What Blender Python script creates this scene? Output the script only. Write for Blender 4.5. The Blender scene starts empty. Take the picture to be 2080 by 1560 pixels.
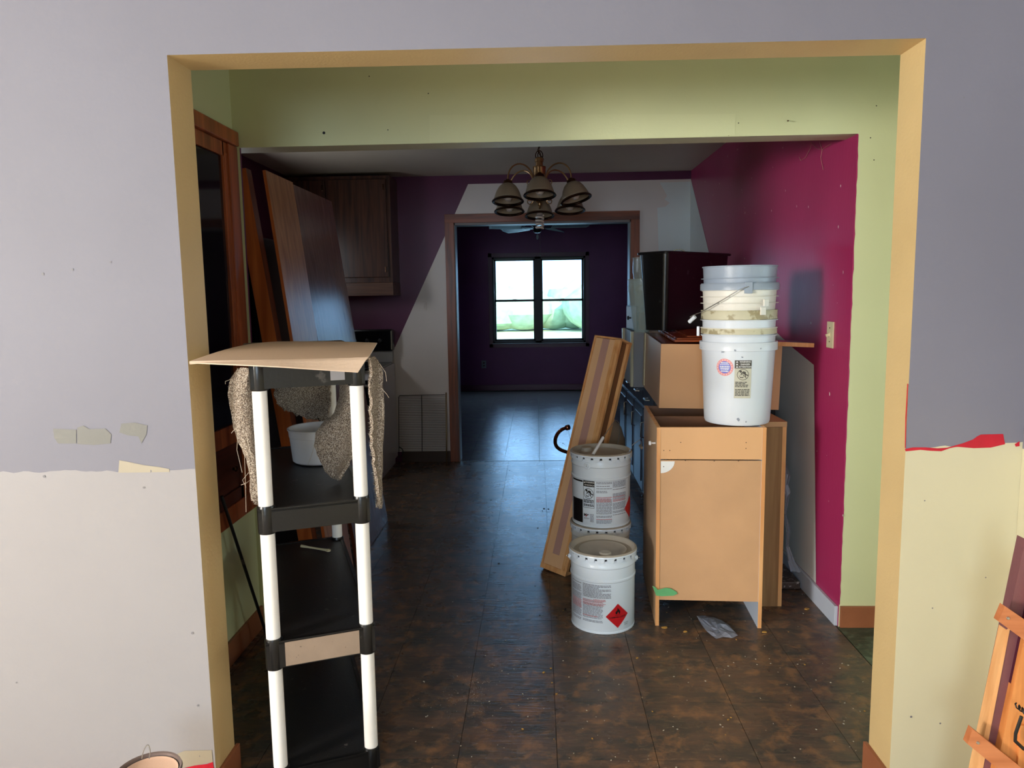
import bpy, bmesh, math, random
from mathutils import Vector, Matrix, noise
R = random.Random(7)
C = bpy.context.scene.collection
SC = bpy.context.scene
PI = math.pi

# ------------------------------------------------------------------ camera
cam_d = bpy.data.cameras.new('camera'); cam = bpy.data.objects.new('camera', cam_d); C.objects.link(cam)
CO = Vector((0, 0, 1.44814)); CR = Vector((0.99931481, 0.03371954, -0.015261))
CU = Vector((0.01107206, 0.12109541, 0.99257912)); CD = Vector((-0.03531735, 0.99206799, -0.12063909))
FPX = 1501.5
m = Matrix((CR, CU, -CD)).transposed().to_4x4(); m.translation = CO
cam.matrix_world = m
cam_d.sensor_width = 36; cam_d.lens = FPX / 2080 * 36; cam_d.clip_start = 0.02; cam_d.clip_end = 300
cam_d.dof.use_dof = False
SC.camera = cam
SC.view_settings.view_transform = 'Standard'; SC.view_settings.look = 'None'
SC.view_settings.exposure = 0.0; SC.view_settings.gamma = 1.0; SC.view_settings.use_curve_mapping = False
SC.cycles.use_denoising = True
SC.cycles.max_bounces = 8; SC.cycles.diffuse_bounces = 4; SC.cycles.glossy_bounces = 4
SC.cycles.sample_clamp_indirect = 6

# ------------------------------------------------------------------ sky
W = bpy.data.worlds.new('sky'); SC.world = W; W.use_nodes = True
nt = W.node_tree; nt.nodes.clear()
bg = nt.nodes.new('ShaderNodeBackground'); out = nt.nodes.new('ShaderNodeOutputWorld')
bg.inputs[0].default_value = (0.32, 0.64, 1.0, 1); bg.inputs[1].default_value = 4.5
nt.links.new(bg.outputs[0], out.inputs[0])

# ------------------------------------------------------------------ daylight lamps at windows and hall end; the kitchen one is added fill
def area(name, loc, direction, sx, sy, power, col):
    l = bpy.data.lights.new(name, 'AREA'); l.shape = 'RECTANGLE'; l.size = sx; l.size_y = sy
    l.energy = power; l.color = col
    o = bpy.data.objects.new(name, l); C.objects.link(o); o.location = loc
    o.rotation_euler = Vector(direction).to_track_quat('-Z', 'Z').to_euler()
    return o
area('daylight_left_window', (-4.98, -2.15, 1.72), (1, 0.9, -0.02), 0.9, 1.1, 390, (1.0, 0.96, 0.90))
area('daylight_rear_window', (-0.6, -2.95, 1.5), (0, 1, 0), 1.1, 1.2, 58, (0.80, 0.90, 1.0))
area('daylight_far_window', (0.03, 11.22, 1.36), (0, -1, -0.45), 1.3, 1.2, 26, (0.30, 0.58, 1.0))
area('added_kitchen_fill', (-2.08, 4.9, 1.72), (1, 0, -0.25), 0.38, 0.38, 6, (0.92, 0.96, 1.0))  # added lamp at an invented, unseen window, brightens the kitchen
area('daylight_hall_side', (2.55, 2.55, 1.2), (-1, 0, 0), 0.7, 1.3, 12, (0.72, 0.9, 1.0))
sn = bpy.data.lights.new('sun', 'SUN'); sn.energy = 5.0; sn.angle = 0.01; sn.color = (1.0, 0.93, 0.84)
so = bpy.data.objects.new('sun', sn); C.objects.link(so)
so.rotation_euler = Vector((-0.42, 1.0, -0.62)).to_track_quat('-Z', 'Z').to_euler()

# ------------------------------------------------------------------ helpers
def lin(c):
    return tuple(((v/255)/12.92 if v/255 <= 0.04045 else ((v/255+0.055)/1.055)**2.4) for v in c) + (1,)

def at(px, py, ax, v):
    r = CD + CR*((px-1040)/FPX) - CU*((py-780)/FPX)
    i = 'XYZ'.index(ax)
    return CO + r*((v-CO[i])/r[i])

def newmat(name):
    mt = bpy.data.materials.new(name); mt.use_nodes = True
    n = mt.node_tree; b = n.nodes['Principled BSDF']
    return mt, n, b

def paint(name, col, rough=0.5, metal=0.0, var=0.06, scale=3.0, bump=0.02, bscale=120, spec=0.5, stretch=(1,1,1), spots=None, coord='world', **kw):
    """plain painted / plastic / metal surface with slight mottling and fine relief"""
    mt, n, b = newmat(name); L = n.links
    src = n.nodes.new('ShaderNodeNewGeometry').outputs['Position'] if coord == 'world' else n.nodes.new('ShaderNodeTexCoord').outputs['Object']
    mp = n.nodes.new('ShaderNodeMapping'); mp.inputs['Scale'].default_value = stretch; L.new(src, mp.inputs[0])
    tx = n.nodes.new('ShaderNodeTexNoise'); tx.inputs['Scale'].default_value = scale; tx.inputs['Detail'].default_value = 5
    L.new(mp.outputs[0], tx.inputs['Vector'])
    rp = n.nodes.new('ShaderNodeValToRGB'); c = lin(col)
    rp.color_ramp.elements[0].position = 0.3; rp.color_ramp.elements[1].position = 0.7
    rp.color_ramp.elements[0].color = tuple(v*(1-var) for v in c[:3])+(1,); rp.color_ramp.elements[1].color = tuple(min(1, v*(1+var)) for v in c[:3])+(1,)
    L.new(tx.outputs[0], rp.inputs[0]); colout = rp.outputs[0]
    if spots:                                   # (colour, scale, threshold)
        sc_, ss, th = spots
        t2 = n.nodes.new('ShaderNodeTexNoise'); t2.inputs['Scale'].default_value = ss; t2.inputs['Detail'].default_value = 6
        L.new(mp.outputs[0], t2.inputs['Vector'])
        r2 = n.nodes.new('ShaderNodeValToRGB'); r2.color_ramp.elements[0].position = th; r2.color_ramp.elements[1].position = min(1, th+0.06)
        L.new(t2.outputs[0], r2.inputs[0])
        mx = n.nodes.new('ShaderNodeMix'); mx.data_type = 'RGBA'
        L.new(r2.outputs[0], mx.inputs[0]); L.new(colout, mx.inputs[6]); mx.inputs[7].default_value = lin(sc_)
        colout = mx.outputs[2]
    L.new(colout, b.inputs['Base Color'])
    b.inputs['Roughness'].default_value = rough; b.inputs['Metallic'].default_value = metal
    b.inputs['Specular IOR Level'].default_value = spec
    if bump:
        t3 = n.nodes.new('ShaderNodeTexNoise'); t3.inputs['Scale'].default_value = bscale; t3.inputs['Detail'].default_value = 3
        L.new(mp.outputs[0], t3.inputs['Vector'])
        bp = n.nodes.new('ShaderNodeBump'); bp.inputs['Strength'].default_value = bump*10; bp.inputs['Distance'].default_value = 0.002
        L.new(t3.outputs[0], bp.inputs['Height']); L.new(bp.outputs[0], b.inputs['Normal'])
    for k, v in kw.items(): b.inputs[k].default_value = v
    return mt

def wood(name, dark, light, rough=0.4, axis='Z', scale=1.0, coord='Object'):
    mt, n, b = newmat(name); L = n.links
    tc = n.nodes.new('ShaderNodeTexCoord')
    mp = n.nodes.new('ShaderNodeMapping')
    s = {'X': (0.9, 14, 14), 'Y': (14, 0.9, 14), 'Z': (14, 14, 0.9)}[axis]
    mp.inputs['Scale'].default_value = tuple(v*scale for v in s)
    L.new(tc.outputs[coord], mp.inputs[0])
    tx = n.nodes.new('ShaderNodeTexNoise'); tx.inputs['Scale'].default_value = 2.2; tx.inputs['Detail'].default_value = 8; tx.inputs['Distortion'].default_value = 0.6
    L.new(mp.outputs[0], tx.inputs['Vector'])
    rp = n.nodes.new('ShaderNodeValToRGB'); rp.color_ramp.elements[0].position = 0.34; rp.color_ramp.elements[1].position = 0.66
    rp.color_ramp.elements[0].color = lin(dark); rp.color_ramp.elements[1].color = lin(light)
    L.new(tx.outputs[0], rp.inputs[0]); L.new(rp.outputs[0], b.inputs['Base Color'])
    b.inputs['Roughness'].default_value = rough
    bp = n.nodes.new('ShaderNodeBump'); bp.inputs['Strength'].default_value = 0.15; bp.inputs['Distance'].default_value = 0.002
    L.new(tx.outputs[0], bp.inputs['Height']); L.new(bp.outputs[0], b.inputs['Normal'])
    return mt

def tile_mat(name, base, blot, warm, rough):
    mt, n, b = newmat(name); L = n.links
    g = n.nodes.new('ShaderNodeNewGeometry'); oi = n.nodes.new('ShaderNodeObjectInfo')
    mul = n.nodes.new('ShaderNodeMath'); mul.operation = 'MULTIPLY'; mul.inputs[1].default_value = 9.0
    L.new(oi.outputs['Random'], mul.inputs[0])
    add = n.nodes.new('ShaderNodeVectorMath'); add.operation = 'ADD'
    L.new(g.outputs['Position'], add.inputs[0]); L.new(mul.outputs[0], add.inputs[1])
    mp = n.nodes.new('ShaderNodeMapping'); mp.inputs['Scale'].default_value = (0.7, 1.7, 1.0); L.new(add.outputs[0], mp.inputs[0])
    def ns(sc, det, dist=0.0, v=None):
        t = n.nodes.new('ShaderNodeTexNoise'); t.inputs['Scale'].default_value = sc; t.inputs['Detail'].default_value = det
        t.inputs['Distortion'].default_value = dist; t.inputs['Roughness'].default_value = 0.65
        L.new(v or mp.outputs[0], t.inputs['Vector']); return t
    def ramp(src, a, c_a, b_, c_b):
        r = n.nodes.new('ShaderNodeValToRGB'); r.color_ramp.elements[0].position = a; r.color_ramp.elements[1].position = b_
        r.color_ramp.elements[0].color = c_a; r.color_ramp.elements[1].color = c_b; L.new(src, r.inputs[0]); return r
    def mix(f, a, c):
        x = n.nodes.new('ShaderNodeMix'); x.data_type = 'RGBA'; L.new(f, x.inputs[0])
        if isinstance(a, tuple): x.inputs[6].default_value = a
        else: L.new(a, x.inputs[6])
        x.inputs[7].default_value = c; return x.outputs[2]
    B0, B1 = (0, 0, 0, 1), (1, 1, 1, 1)
    c0 = ramp(ns(8, 9, 0.2).outputs[0], 0.38, lin(base), 0.62, lin(blot)).outputs[0]
    c1 = mix(ramp(ns(13, 10, 0.25, g.outputs['Position']).outputs[0], 0.50, B0, 0.66, (0.8, 0.8, 0.8, 1)).outputs[0], c0, lin(warm))
    mp2 = n.nodes.new('ShaderNodeMapping'); mp2.inputs['Scale'].default_value = (5, 16, 5); L.new(g.outputs['Position'], mp2.inputs[0])
    t4 = ns(4, 10, 0.2, mp2.outputs[0])
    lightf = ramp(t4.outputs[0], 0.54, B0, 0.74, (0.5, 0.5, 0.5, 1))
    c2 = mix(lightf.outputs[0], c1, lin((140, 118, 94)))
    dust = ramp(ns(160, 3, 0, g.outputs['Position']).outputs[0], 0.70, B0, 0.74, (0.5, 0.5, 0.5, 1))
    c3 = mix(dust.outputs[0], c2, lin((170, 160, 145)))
    L.new(c3, b.inputs['Base Color']); b.inputs['Specular IOR Level'].default_value = 0.34
    t5 = ns(3.5, 4, 0, g.outputs['Position'])
    rr = n.nodes.new('ShaderNodeMapRange'); rr.inputs[3].default_value = rough*0.75; rr.inputs[4].default_value = rough*1.3
    L.new(t5.outputs[0], rr.inputs[0]); L.new(rr.outputs[0], b.inputs['Roughness'])
    mp3 = n.nodes.new('ShaderNodeMapping'); mp3.inputs['Scale'].default_value = (1.6, 13, 1.6); L.new(g.outputs['Position'], mp3.inputs[0])
    t6 = ns(6, 9, 0.6, mp3.outputs[0])
    bp = n.nodes.new('ShaderNodeBump'); bp.inputs['Strength'].default_value = 0.45; bp.inputs['Distance'].default_value = 0.003
    L.new(t6.outputs[0], bp.inputs['Height']); L.new(bp.outputs[0], b.inputs['Normal'])
    return mt

class MB:
    """collects shapes and links them as ONE mesh object"""
    def __init__(s): s.v = []; s.f = []; s.mi = []; s.k = 0; s.sm = []
    def add(s, vs, fs, mi=0, smooth=False):
        o = len(s.v); s.v += [tuple(v) for v in vs]
        for f in fs: s.f.append(tuple(i+o for i in f)); s.mi.append(mi); s.sm.append(smooth)
        return s
    def box(s, x0, x1, y0, y1, z0, z1, mi=0, M=None, faces=None, bev=0.0):
        if x0 > x1: x0, x1 = x1, x0
        if y0 > y1: y0, y1 = y1, y0
        if z0 > z1: z0, z1 = z1, z0
        if bev > 0:
            bm = bmesh.new(); bmesh.ops.create_cube(bm, size=1)
            for v in bm.verts: v.co = Vector(((x0+x1)/2+v.co.x*(x1-x0), (y0+y1)/2+v.co.y*(y1-y0), (z0+z1)/2+v.co.z*(z1-z0)))
            bmesh.ops.bevel(bm, geom=bm.edges[:], offset=bev, segments=2, affect='EDGES', profile=0.6)
            bm.verts.index_update()
            vs = [(M @ v.co) if M else v.co.copy() for v in bm.verts]; fs = [[v.index for v in f.verts] for f in bm.faces]
            bm.free(); return s.add(vs, fs, mi)
        vs = [Vector((x, y, z)) for z in (z0, z1) for x, y in ((x0, y0), (x1, y0), (x1, y1), (x0, y1))]
        if M: vs = [M @ v for v in vs]
        fs = [(3, 2, 1, 0), (4, 5, 6, 7), (0, 1, 5, 4), (2, 3, 7, 6), (3, 0, 4, 7), (1, 2, 6, 5)]   # bottom top front(-y) back right? left(-x) right(+x)
        o = len(s.v); s.v += [tuple(v) for v in vs]
        for i, f in enumerate(fs):
            s.f.append(tuple(j+o for j in f)); s.mi.append((faces or {}).get(i, mi)); s.sm.append(False)
        return s
    def hexa(s, b, t, mi=0):
        """b, t: four bottom and four top corners (same winding, seen from above counter-clockwise)"""
        return s.add(list(b)+list(t), [(3, 2, 1, 0), (4, 5, 6, 7), (0, 1, 5, 4), (1, 2, 6, 5), (2, 3, 7, 6), (3, 0, 4, 7)], mi)
    def prism(s, poly, d, mi=0):
        n = len(poly); d = Vector(d); a = [Vector(p) for p in poly]; b = [p+d for p in a]
        return s.add(a+b, [tuple(range(n))[::-1], tuple(range(n, 2*n))]+[(i, (i+1) % n, n+(i+1) % n, n+i) for i in range(n)], mi)
    def tube(s, pts, r, seg=8, mi=0, closed=False, cap=True):
        pts = [Vector(p) for p in pts]; n = len(pts); rs = r if isinstance(r, (list, tuple)) else [r]*n
        rings = []; up = None
        for i, p in enumerate(pts):
            a = pts[i-1] if (i > 0 or closed) else p; b = pts[(i+1) % n] if (i < n-1 or closed) else p
            t = (b-a).normalized() if (b-a).length > 0 else Vector((0, 0, 1))
            if up is None: up = Vector((0, 0, 1)) if abs(t.z) < 0.9 else Vector((1, 0, 0))
            u = (up - t*up.dot(t)); u = u.normalized() if u.length > 1e-6 else t.orthogonal().normalized(); up = u
            w = t.cross(u)
            rings.append([p+(u*math.cos(2*PI*k/seg)+w*math.sin(2*PI*k/seg))*rs[i] for k in range(seg)])
        vs = [v for rg in rings for v in rg]; fs = []
        for i in range(n if closed else n-1):
            j = (i+1) % n
            for k in range(seg): fs.append((i*seg+k, i*seg+(k+1) % seg, j*seg+(k+1) % seg, j*seg+k))
        s.add(vs, fs, mi, True)
        if cap and not closed:
            s.add(rings[0], [tuple(range(seg))[::-1]], mi); s.add(rings[-1], [tuple(range(seg))], mi)
        return s
    def lathe(s, prof, c=(0, 0, 0), seg=40, mi=0, M=None, smooth=True, a0=0.0, a1=2*PI):
        c = Vector(c); full = abs(a1-a0-2*PI) < 1e-6; ns = seg if full else seg+1
        vs = []
        for r, z in prof:
            for k in range(ns):
                a = a0+(a1-a0)*k/seg
                v = Vector((r*math.cos(a), r*math.sin(a), z)); vs.append((M @ v if M else v)+c)
        fs = []
        for i in range(len(prof)-1):
            for k in range(seg):
                k2 = (k+1) % ns
                fs.append((i*ns+k, i*ns+k2, (i+1)*ns+k2, (i+1)*ns+k))
        return s.add(vs, fs, mi, smooth)
    def grid(s, rows, mi=0, thick=0.0, smooth=True):
        nr, nc = len(rows), len(rows[0]); rows = [[Vector(p) for p in r] for r in rows]
        vs = [p for r in rows for p in r]
        fs = [(i*nc+j, i*nc+j+1, (i+1)*nc+j+1, (i+1)*nc+j) for i in range(nr-1) for j in range(nc-1)]
        s.add(vs, fs, mi, smooth)
        if thick:
            nrm = []
            for i in range(nr):
                for j in range(nc):
                    a = rows[min(i+1, nr-1)][j]-rows[max(i-1, 0)][j]; b = rows[i][min(j+1, nc-1)]-rows[i][max(j-1, 0)]
                    q = b.cross(a); nrm.append(q.normalized() if q.length > 1e-9 else Vector((0, 0, 1)))
            v2 = [p-q*thick for p, q in zip(vs, nrm)]
            s.add(v2, [f[::-1] for f in fs], mi, smooth)
            bd = [(0, j) for j in range(nc)]+[(i, nc-1) for i in range(1, nr)]+[(nr-1, j) for j in range(nc-2, -1, -1)]+[(i, 0) for i in range(nr-2, 0, -1)]
            ids = [i*nc+j for i, j in bd]; N = len(ids)
            s.add([vs[i] for i in ids]+[v2[i] for i in ids], [(k, N+k, N+(k+1) % N, (k+1) % N) for k in range(N)], mi)
        return s
    def build(s, name, mats, parent=None, loc=None, sharp=35):
        me = bpy.data.meshes.new(name); me.from_pydata(s.v, [], s.f)
        if not isinstance(mats, (list, tuple)): mats = [mats]
        for q in mats: me.materials.append(q)
        me.polygons.foreach_set('material_index', s.mi); me.polygons.foreach_set('use_smooth', s.sm)
        me.validate(); me.update()
        bm = bmesh.new(); bm.from_mesh(me); bmesh.ops.remove_doubles(bm, verts=bm.verts, dist=1e-6)
        bmesh.ops.recalc_face_normals(bm, faces=bm.faces)
        for e in bm.edges:
            if len(e.link_faces) == 2 and e.calc_face_angle(0) > math.radians(sharp): e.smooth = False
        bm.to_mesh(me); bm.free()
        if loc is not None:                       # give the mesh its own origin
            l = Vector(loc); me.transform(Matrix.Translation(-l))
        o = bpy.data.objects.new(name, me); C.objects.link(o)
        if loc is not None: o.location = Vector(loc)
        if parent is not None:
            o.parent = parent
            if parent.type == 'EMPTY' or True: o.matrix_parent_inverse = parent.matrix_basis.inverted()
        return o

def tag(o, label=None, cat=None, group=None, kind=None):
    if label: o['label'] = label
    if cat: o['category'] = cat
    if group: o['group'] = group
    if kind: o['kind'] = kind
    return o
def thing(name, loc, label, cat, group=None):
    o = bpy.data.objects.new(name, None); C.objects.link(o); o.location = loc; o.empty_display_size = 0.05
    return tag(o, label, cat, group)
def struct(mb, name, mats, parent=None):
    o = mb.build(name, mats, parent)
    if parent is None: o['kind'] = 'structure'
    return o
def pieces(name, m_, parent, M, boxes, bev=0.0):
    out = []
    for b_ in boxes: mb_ = MB(); mb_.box(*b_, 0, M=M, bev=bev); out.append(mb_.build(name, m_, parent))
    return out
def disc(c, n, r, seg=20):
    n = Vector(n).normalized(); u = n.orthogonal().normalized(); w = n.cross(u)
    return [Vector(c)+(u*math.cos(2*PI*k/seg)+w*math.sin(2*PI*k/seg))*r for k in range(seg)]

# ------------------------------------------------------------------ materials
M_lav = paint('lavender_grey_wall_paint', (122, 121, 132), 0.6, var=0.05, scale=1.6, bump=0.012, bscale=90)
M_creaml = paint('pinkish_cream_wall_paint', (152, 149, 151), 0.32, var=0.04, scale=1.4, bump=0.012, bscale=90)
M_cream = paint('cream_wall_paint', (204, 197, 166), 0.40, var=0.04, scale=1.4, bump=0.012, bscale=90)
M_patchgrey = paint('grey_touch_up_paint', (142, 140, 142), 0.5, var=0.05, scale=5)
M_patchnear = paint('grey_brush_patch', (112, 111, 106), 0.5, var=0.05, scale=5)
M_ivory = paint('ivory_touch_up_paint', (166, 156, 136), 0.5, var=0.05, scale=5)
M_red = paint('red_undercoat_paint', (190, 22, 45), 0.45, var=0.12, scale=18)
M_jamb = paint('tan_yellow_jamb_paint', (214, 186, 134), 0.45, var=0.05, scale=4, bump=0.03)
M_green = paint('pale_green_wall_paint', (206, 208, 164), 0.5, var=0.05, scale=1.5, bump=0.012)
M_green2 = paint('lighter_green_patch_paint', (212, 214, 170), 0.5, var=0.03, scale=3)
M_soffit = paint('off_white_soffit_paint', (196, 188, 160), 0.5, var=0.06, scale=6)
M_ceil = paint('ceiling_paint', (206, 196, 180), 0.5, var=0.05, scale=2)
M_mag = paint('magenta_wall_paint', (168, 48, 98), 0.34, var=0.08, scale=2.5, bump=0.02, bscale=60, spec=.4, stretch=(1, 1, .35))
M_plum = paint('dark_plum_wall_paint', (92, 30, 70), 0.38, var=0.08, scale=2.5, bump=0.02, bscale=60)
M_plumfar = paint('deep_purple_far_wall_paint', (120, 44, 112), 0.45, var=0.08, scale=2.5, bump=0.02, bscale=60)
M_white = paint('off_white_wall_paint', (226, 216, 210), 0.45, var=0.05, scale=2)
M_whitecool = paint('primer_white_wall_paint', (226, 231, 230), 0.45, var=0.04, scale=2)
M_chip = paint('exposed_plaster', (235, 215, 215), 0.7, var=0.1, scale=40)
M_trim = wood('reddish_oak_trim', (96, 46, 24), (150, 78, 44), 0.32, 'Z')
M_trimx = wood('reddish_oak_trim_across', (96, 46, 24), (150, 78, 44), 0.32, 'X')
M_hutch = wood('red_brown_oak', (120, 58, 30), (176, 92, 52), 0.28, 'Z')
M_hutchd = wood('dark_red_brown_oak', (60, 26, 18), (92, 42, 30), 0.28, 'Y')
M_base = paint('brown_vinyl_baseboard', (150, 92, 62), 0.45, var=0.1, scale=8)
M_based = paint('dark_brown_vinyl_baseboard', (70, 50, 38), 0.5, var=0.1, scale=8)
M_darkframe = paint('dark_bronze_window_frame', (28, 26, 26), 0.45, var=0.1)
M_sill = paint('pale_sill_and_jamb_sheen', (128, 118, 116), 0.5)
M_tan = paint('tan_particle_board', (226, 174, 124), 0.5, var=0.05, scale=2.5, bump=0.01, bscale=300)
M_tanedge = wood('orange_raw_edge', (218, 152, 94), (238, 184, 126), 0.55, 'Z')
M_tanpale = paint('beige_laminate_side', (205, 172, 138), 0.42, var=0.05, scale=3, bump=0.01)
M_inner = paint('brown_cabinet_inside', (126, 84, 56), 0.5, var=0.1, scale=6)
M_mel = paint('white_melamine', (196, 206, 222), 0.35, var=0.03)
M_mdf = paint('brown_hardboard', (206, 160, 118), 0.5, var=0.06, scale=5, bump=0.02)
M_mauve = paint('mauve_bare_panel', (196, 152, 140), 0.55, var=0.06, scale=5)
M_oakl = wood('light_oak_panel', (150, 98, 62), (190, 136, 92), 0.30, 'Z', 1.2)
M_oako = wood('orange_oak_edge', (160, 82, 38), (196, 108, 56), 0.35, 'Z')
M_oakd = wood('dark_oak_side', (84, 40, 24), (110, 56, 34), 0.35, 'Z')
M_oakg = wood('grey_brown_panel_face', (112, 80, 72), (140, 104, 92), 0.22, 'Z', 1.2)
M_doorw = wood('stained_door_wood', (140, 66, 32), (186, 96, 48), 0.25, 'X')
M_ply = wood('weathered_plywood', (136, 96, 60), (194, 154, 108), 0.55, 'Z', 0.5)
M_walnut = wood('dark_walnut_cabinet', (52, 28, 20), (88, 52, 36), 0.30, 'Z')
M_walnut2 = wood('walnut_valance', (80, 48, 34), (112, 72, 50), 0.35, 'X')
M_blackcab = paint('near_black_cabinet_lacquer', (38, 30, 34), 0.3, var=0.1, scale=4, bump=0)
M_black = paint('black_plastic', (20, 20, 22), 0.35, var=0.15, scale=8, spots=((70, 66, 62), 14, 0.63))
M_shelf = paint('dusty_black_shelf_top', (26, 25, 25), 0.42, var=0.12, scale=3, spots=((84, 80, 76), 30, 0.68), bump=0.03, bscale=250)
M_shelfe = paint('dusty_black_shelf_edge', (15, 15, 16), 0.30, var=0.2, scale=5, spots=((66, 62, 60), 22, 0.66))
M_shelft = paint('dust_coated_shelf_strip', (150, 130, 112), 0.6, var=0.1, scale=10, spots=((80, 68, 60), 50, 0.66))
M_binblack = paint('glossy_black_bin_plastic', (16, 17, 19), 0.30, var=0.2, scale=5, spots=((60, 60, 60), 18, 0.66), bump=0.02, bscale=50)
M_pvc = paint('white_pvc_post', (250, 246, 240), 0.30, var=0.01)
M_tubw = paint('white_tub_plastic', (225, 225, 228), 0.4, var=0.02)
M_bkt = paint('white_bucket_plastic', (224, 230, 238), 0.33, var=0.03, scale=6, spots=((150, 145, 140), 24, 0.76))
M_bktgrey = paint('blue_grey_bucket_plastic', (158, 170, 186), 0.35, var=0.03)
M_bktcream = paint('cream_bucket_plastic', (234, 230, 220), 0.4, var=0.04, scale=6)
M_bktdirty = paint('grimy_cream_bucket_plastic', (210, 204, 176), 0.55, var=0.08, scale=8, spots=((168, 156, 122), 20, 0.54))
M_pail = paint('white_enamelled_steel', (226, 238, 252), 0.25, var=0.03, scale=5, spots=((120, 95, 70), 45, 0.77))
M_lid = paint('dusty_white_lid', (176, 168, 156), 0.45, var=0.08, scale=10)
M_wire = paint('galvanised_wire', (170, 168, 165), 0.3, metal=0.8)
M_steel = paint('bright_steel', (200, 200, 200), 0.25, metal=1.0)
M_ink = paint('black_print', (12, 12, 16), 0.5)
M_inkgrey = paint('grey_print', (146, 152, 166), 0.5)
M_inkred = paint('faded_red_print', (206, 150, 160), 0.5)
M_inkwhite = paint('white_print', (240, 240, 240), 0.5)
M_redlab = paint('red_hazard_label', (200, 26, 36), 0.35, var=0.03)
M_pink = paint('pink_sticker_ring', (240, 160, 160), 0.5)
M_blue = paint('blue_sticker_disc', (110, 120, 215), 0.5)
M_paper = paint('yellowed_paper_label', (206, 202, 184), 0.6, var=0.04, scale=30)
M_tape = paint('green_masking_tape', (104, 180, 120), 0.5, var=0.1, scale=20)
M_brass = paint('antique_brass', (186, 150, 108), 0.36, metal=1.0, var=0.1, scale=20, bump=0)
M_brassd = paint('dark_bronze_metal', (84, 58, 44), 0.25, metal=1.0, var=0.1, bump=0)
M_shade = paint('amber_beige_shade_glass', (150, 132, 110), 0.35, var=0.05, bump=0.01, **{'Transmission Weight': 0.15})
M_shadein = paint('clear_inner_glass', (190, 180, 165), 0.10, var=0.05, metal=0.4)
M_cfl = paint('cfl_white_glass', (205, 190, 180), 0.3)
M_fanmet = paint('dark_fan_metal', (24, 22, 26), 0.35, metal=0.5)
M_fanblade = paint('fan_blade_rim', (190, 215, 225), 0.35)
M_fanin = paint('fan_blade_insert', (84, 98, 106), 0.4)
M_copper = paint('tarnished_copper', (176, 110, 82), 0.18, metal=1.0, var=0.25, scale=20, bump=0)
M_beige = paint('beige_jug_plastic', (226, 200, 170), 0.45, var=0.04)
M_sheet = paint('pinkish_tan_board', (240, 212, 186), 0.5, var=0.03, scale=4, spots=((150, 112, 84), 55, 0.72))
M_stovew = paint('white_stove_enamel', (206, 204, 210), 0.25, var=0.03)
M_stoveb = paint('black_stove_glass', (12, 12, 14), 0.15)
M_stoveg = paint('grey_stove_trim', (150, 146, 142), 0.3)
M_fridge = paint('black_fridge_enamel', (14, 13, 15), 0.5)
M_rack = paint('dark_rack_wire', (42, 38, 34), 0.35, metal=0.6)
M_rackb = paint('brassy_rack_rail', (176, 150, 112), 0.3, metal=0.8)
M_almond = paint('almond_plastic', (206, 196, 160), 0.4, var=0.02)
M_counter = paint('speckled_dark_laminate', (74, 58, 52), 0.4, var=0.2, scale=120, spots=((160, 150, 146), 60, 0.58))
M_dirtpurple = paint('plum_painted_board', (118, 74, 78), 0.45, var=0.1, scale=10)
M_deeppurple = paint('deep_purple_board', (70, 20, 40), 0.35, var=0.1)
M_oaknear = wood('honey_oak', (184, 110, 52), (222, 146, 82), 0.4, 'Z')
M_batten = wood('reddish_pine_batten', (178, 104, 62), (206, 130, 84), 0.45, 'X')
M_grass = paint('grass', (205, 214, 176), 0.8, var=0.3, scale=1.5)
M_leaf = paint('hedge_leaves', (180, 200, 168), 0.8, var=0.2, scale=3)
M_crumb = paint('pale_crumbs', (196, 186, 168), 0.7, var=0.2, scale=60)
M_crumbo = paint('yellow_chips', (186, 140, 66), 0.7, var=0.2, scale=60)
M_crumbd = paint('dark_crumbs', (20, 16, 16), 0.7)
M_web = paint('dusty_cobweb', (170, 110, 110), 0.8)

def glassy(name, col, alpha, rough):
    mt, n, b = newmat(name); L = n.links
    tr = n.nodes.new('ShaderNodeBsdfTransparent'); mx = n.nodes.new('ShaderNodeMixShader'); mx.inputs[0].default_value = alpha
    tx = n.nodes.new('ShaderNodeTexNoise'); tx.inputs['Scale'].default_value = 25
    bp = n.nodes.new('ShaderNodeBump'); bp.inputs['Strength'].default_value = 0.3; bp.inputs['Distance'].default_value = 0.004
    L.new(tx.outputs[0], bp.inputs['Height']); L.new(bp.outputs[0], b.inputs['Normal'])
    b.inputs['Base Color'].default_value = lin(col); b.inputs['Roughness'].default_value = rough
    L.new(tr.outputs[0], mx.inputs[1]); L.new(b.outputs[0], mx.inputs[2])
    L.new(mx.outputs[0], n.nodes['Material Output'].inputs[0]); return mt
M_film = glassy('clear_plastic_film', (190, 196, 210), 0.42, 0.15)
M_clear = glassy('clear_plastic_tub', (200, 220, 215), 0.28, 0.08)
M_pane = glassy('window_glass', (220, 235, 240), 0.06, 0.03)
M_darkglass = paint('dark_reflective_glass', (26, 22, 26), 0.06, bump=0)

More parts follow.
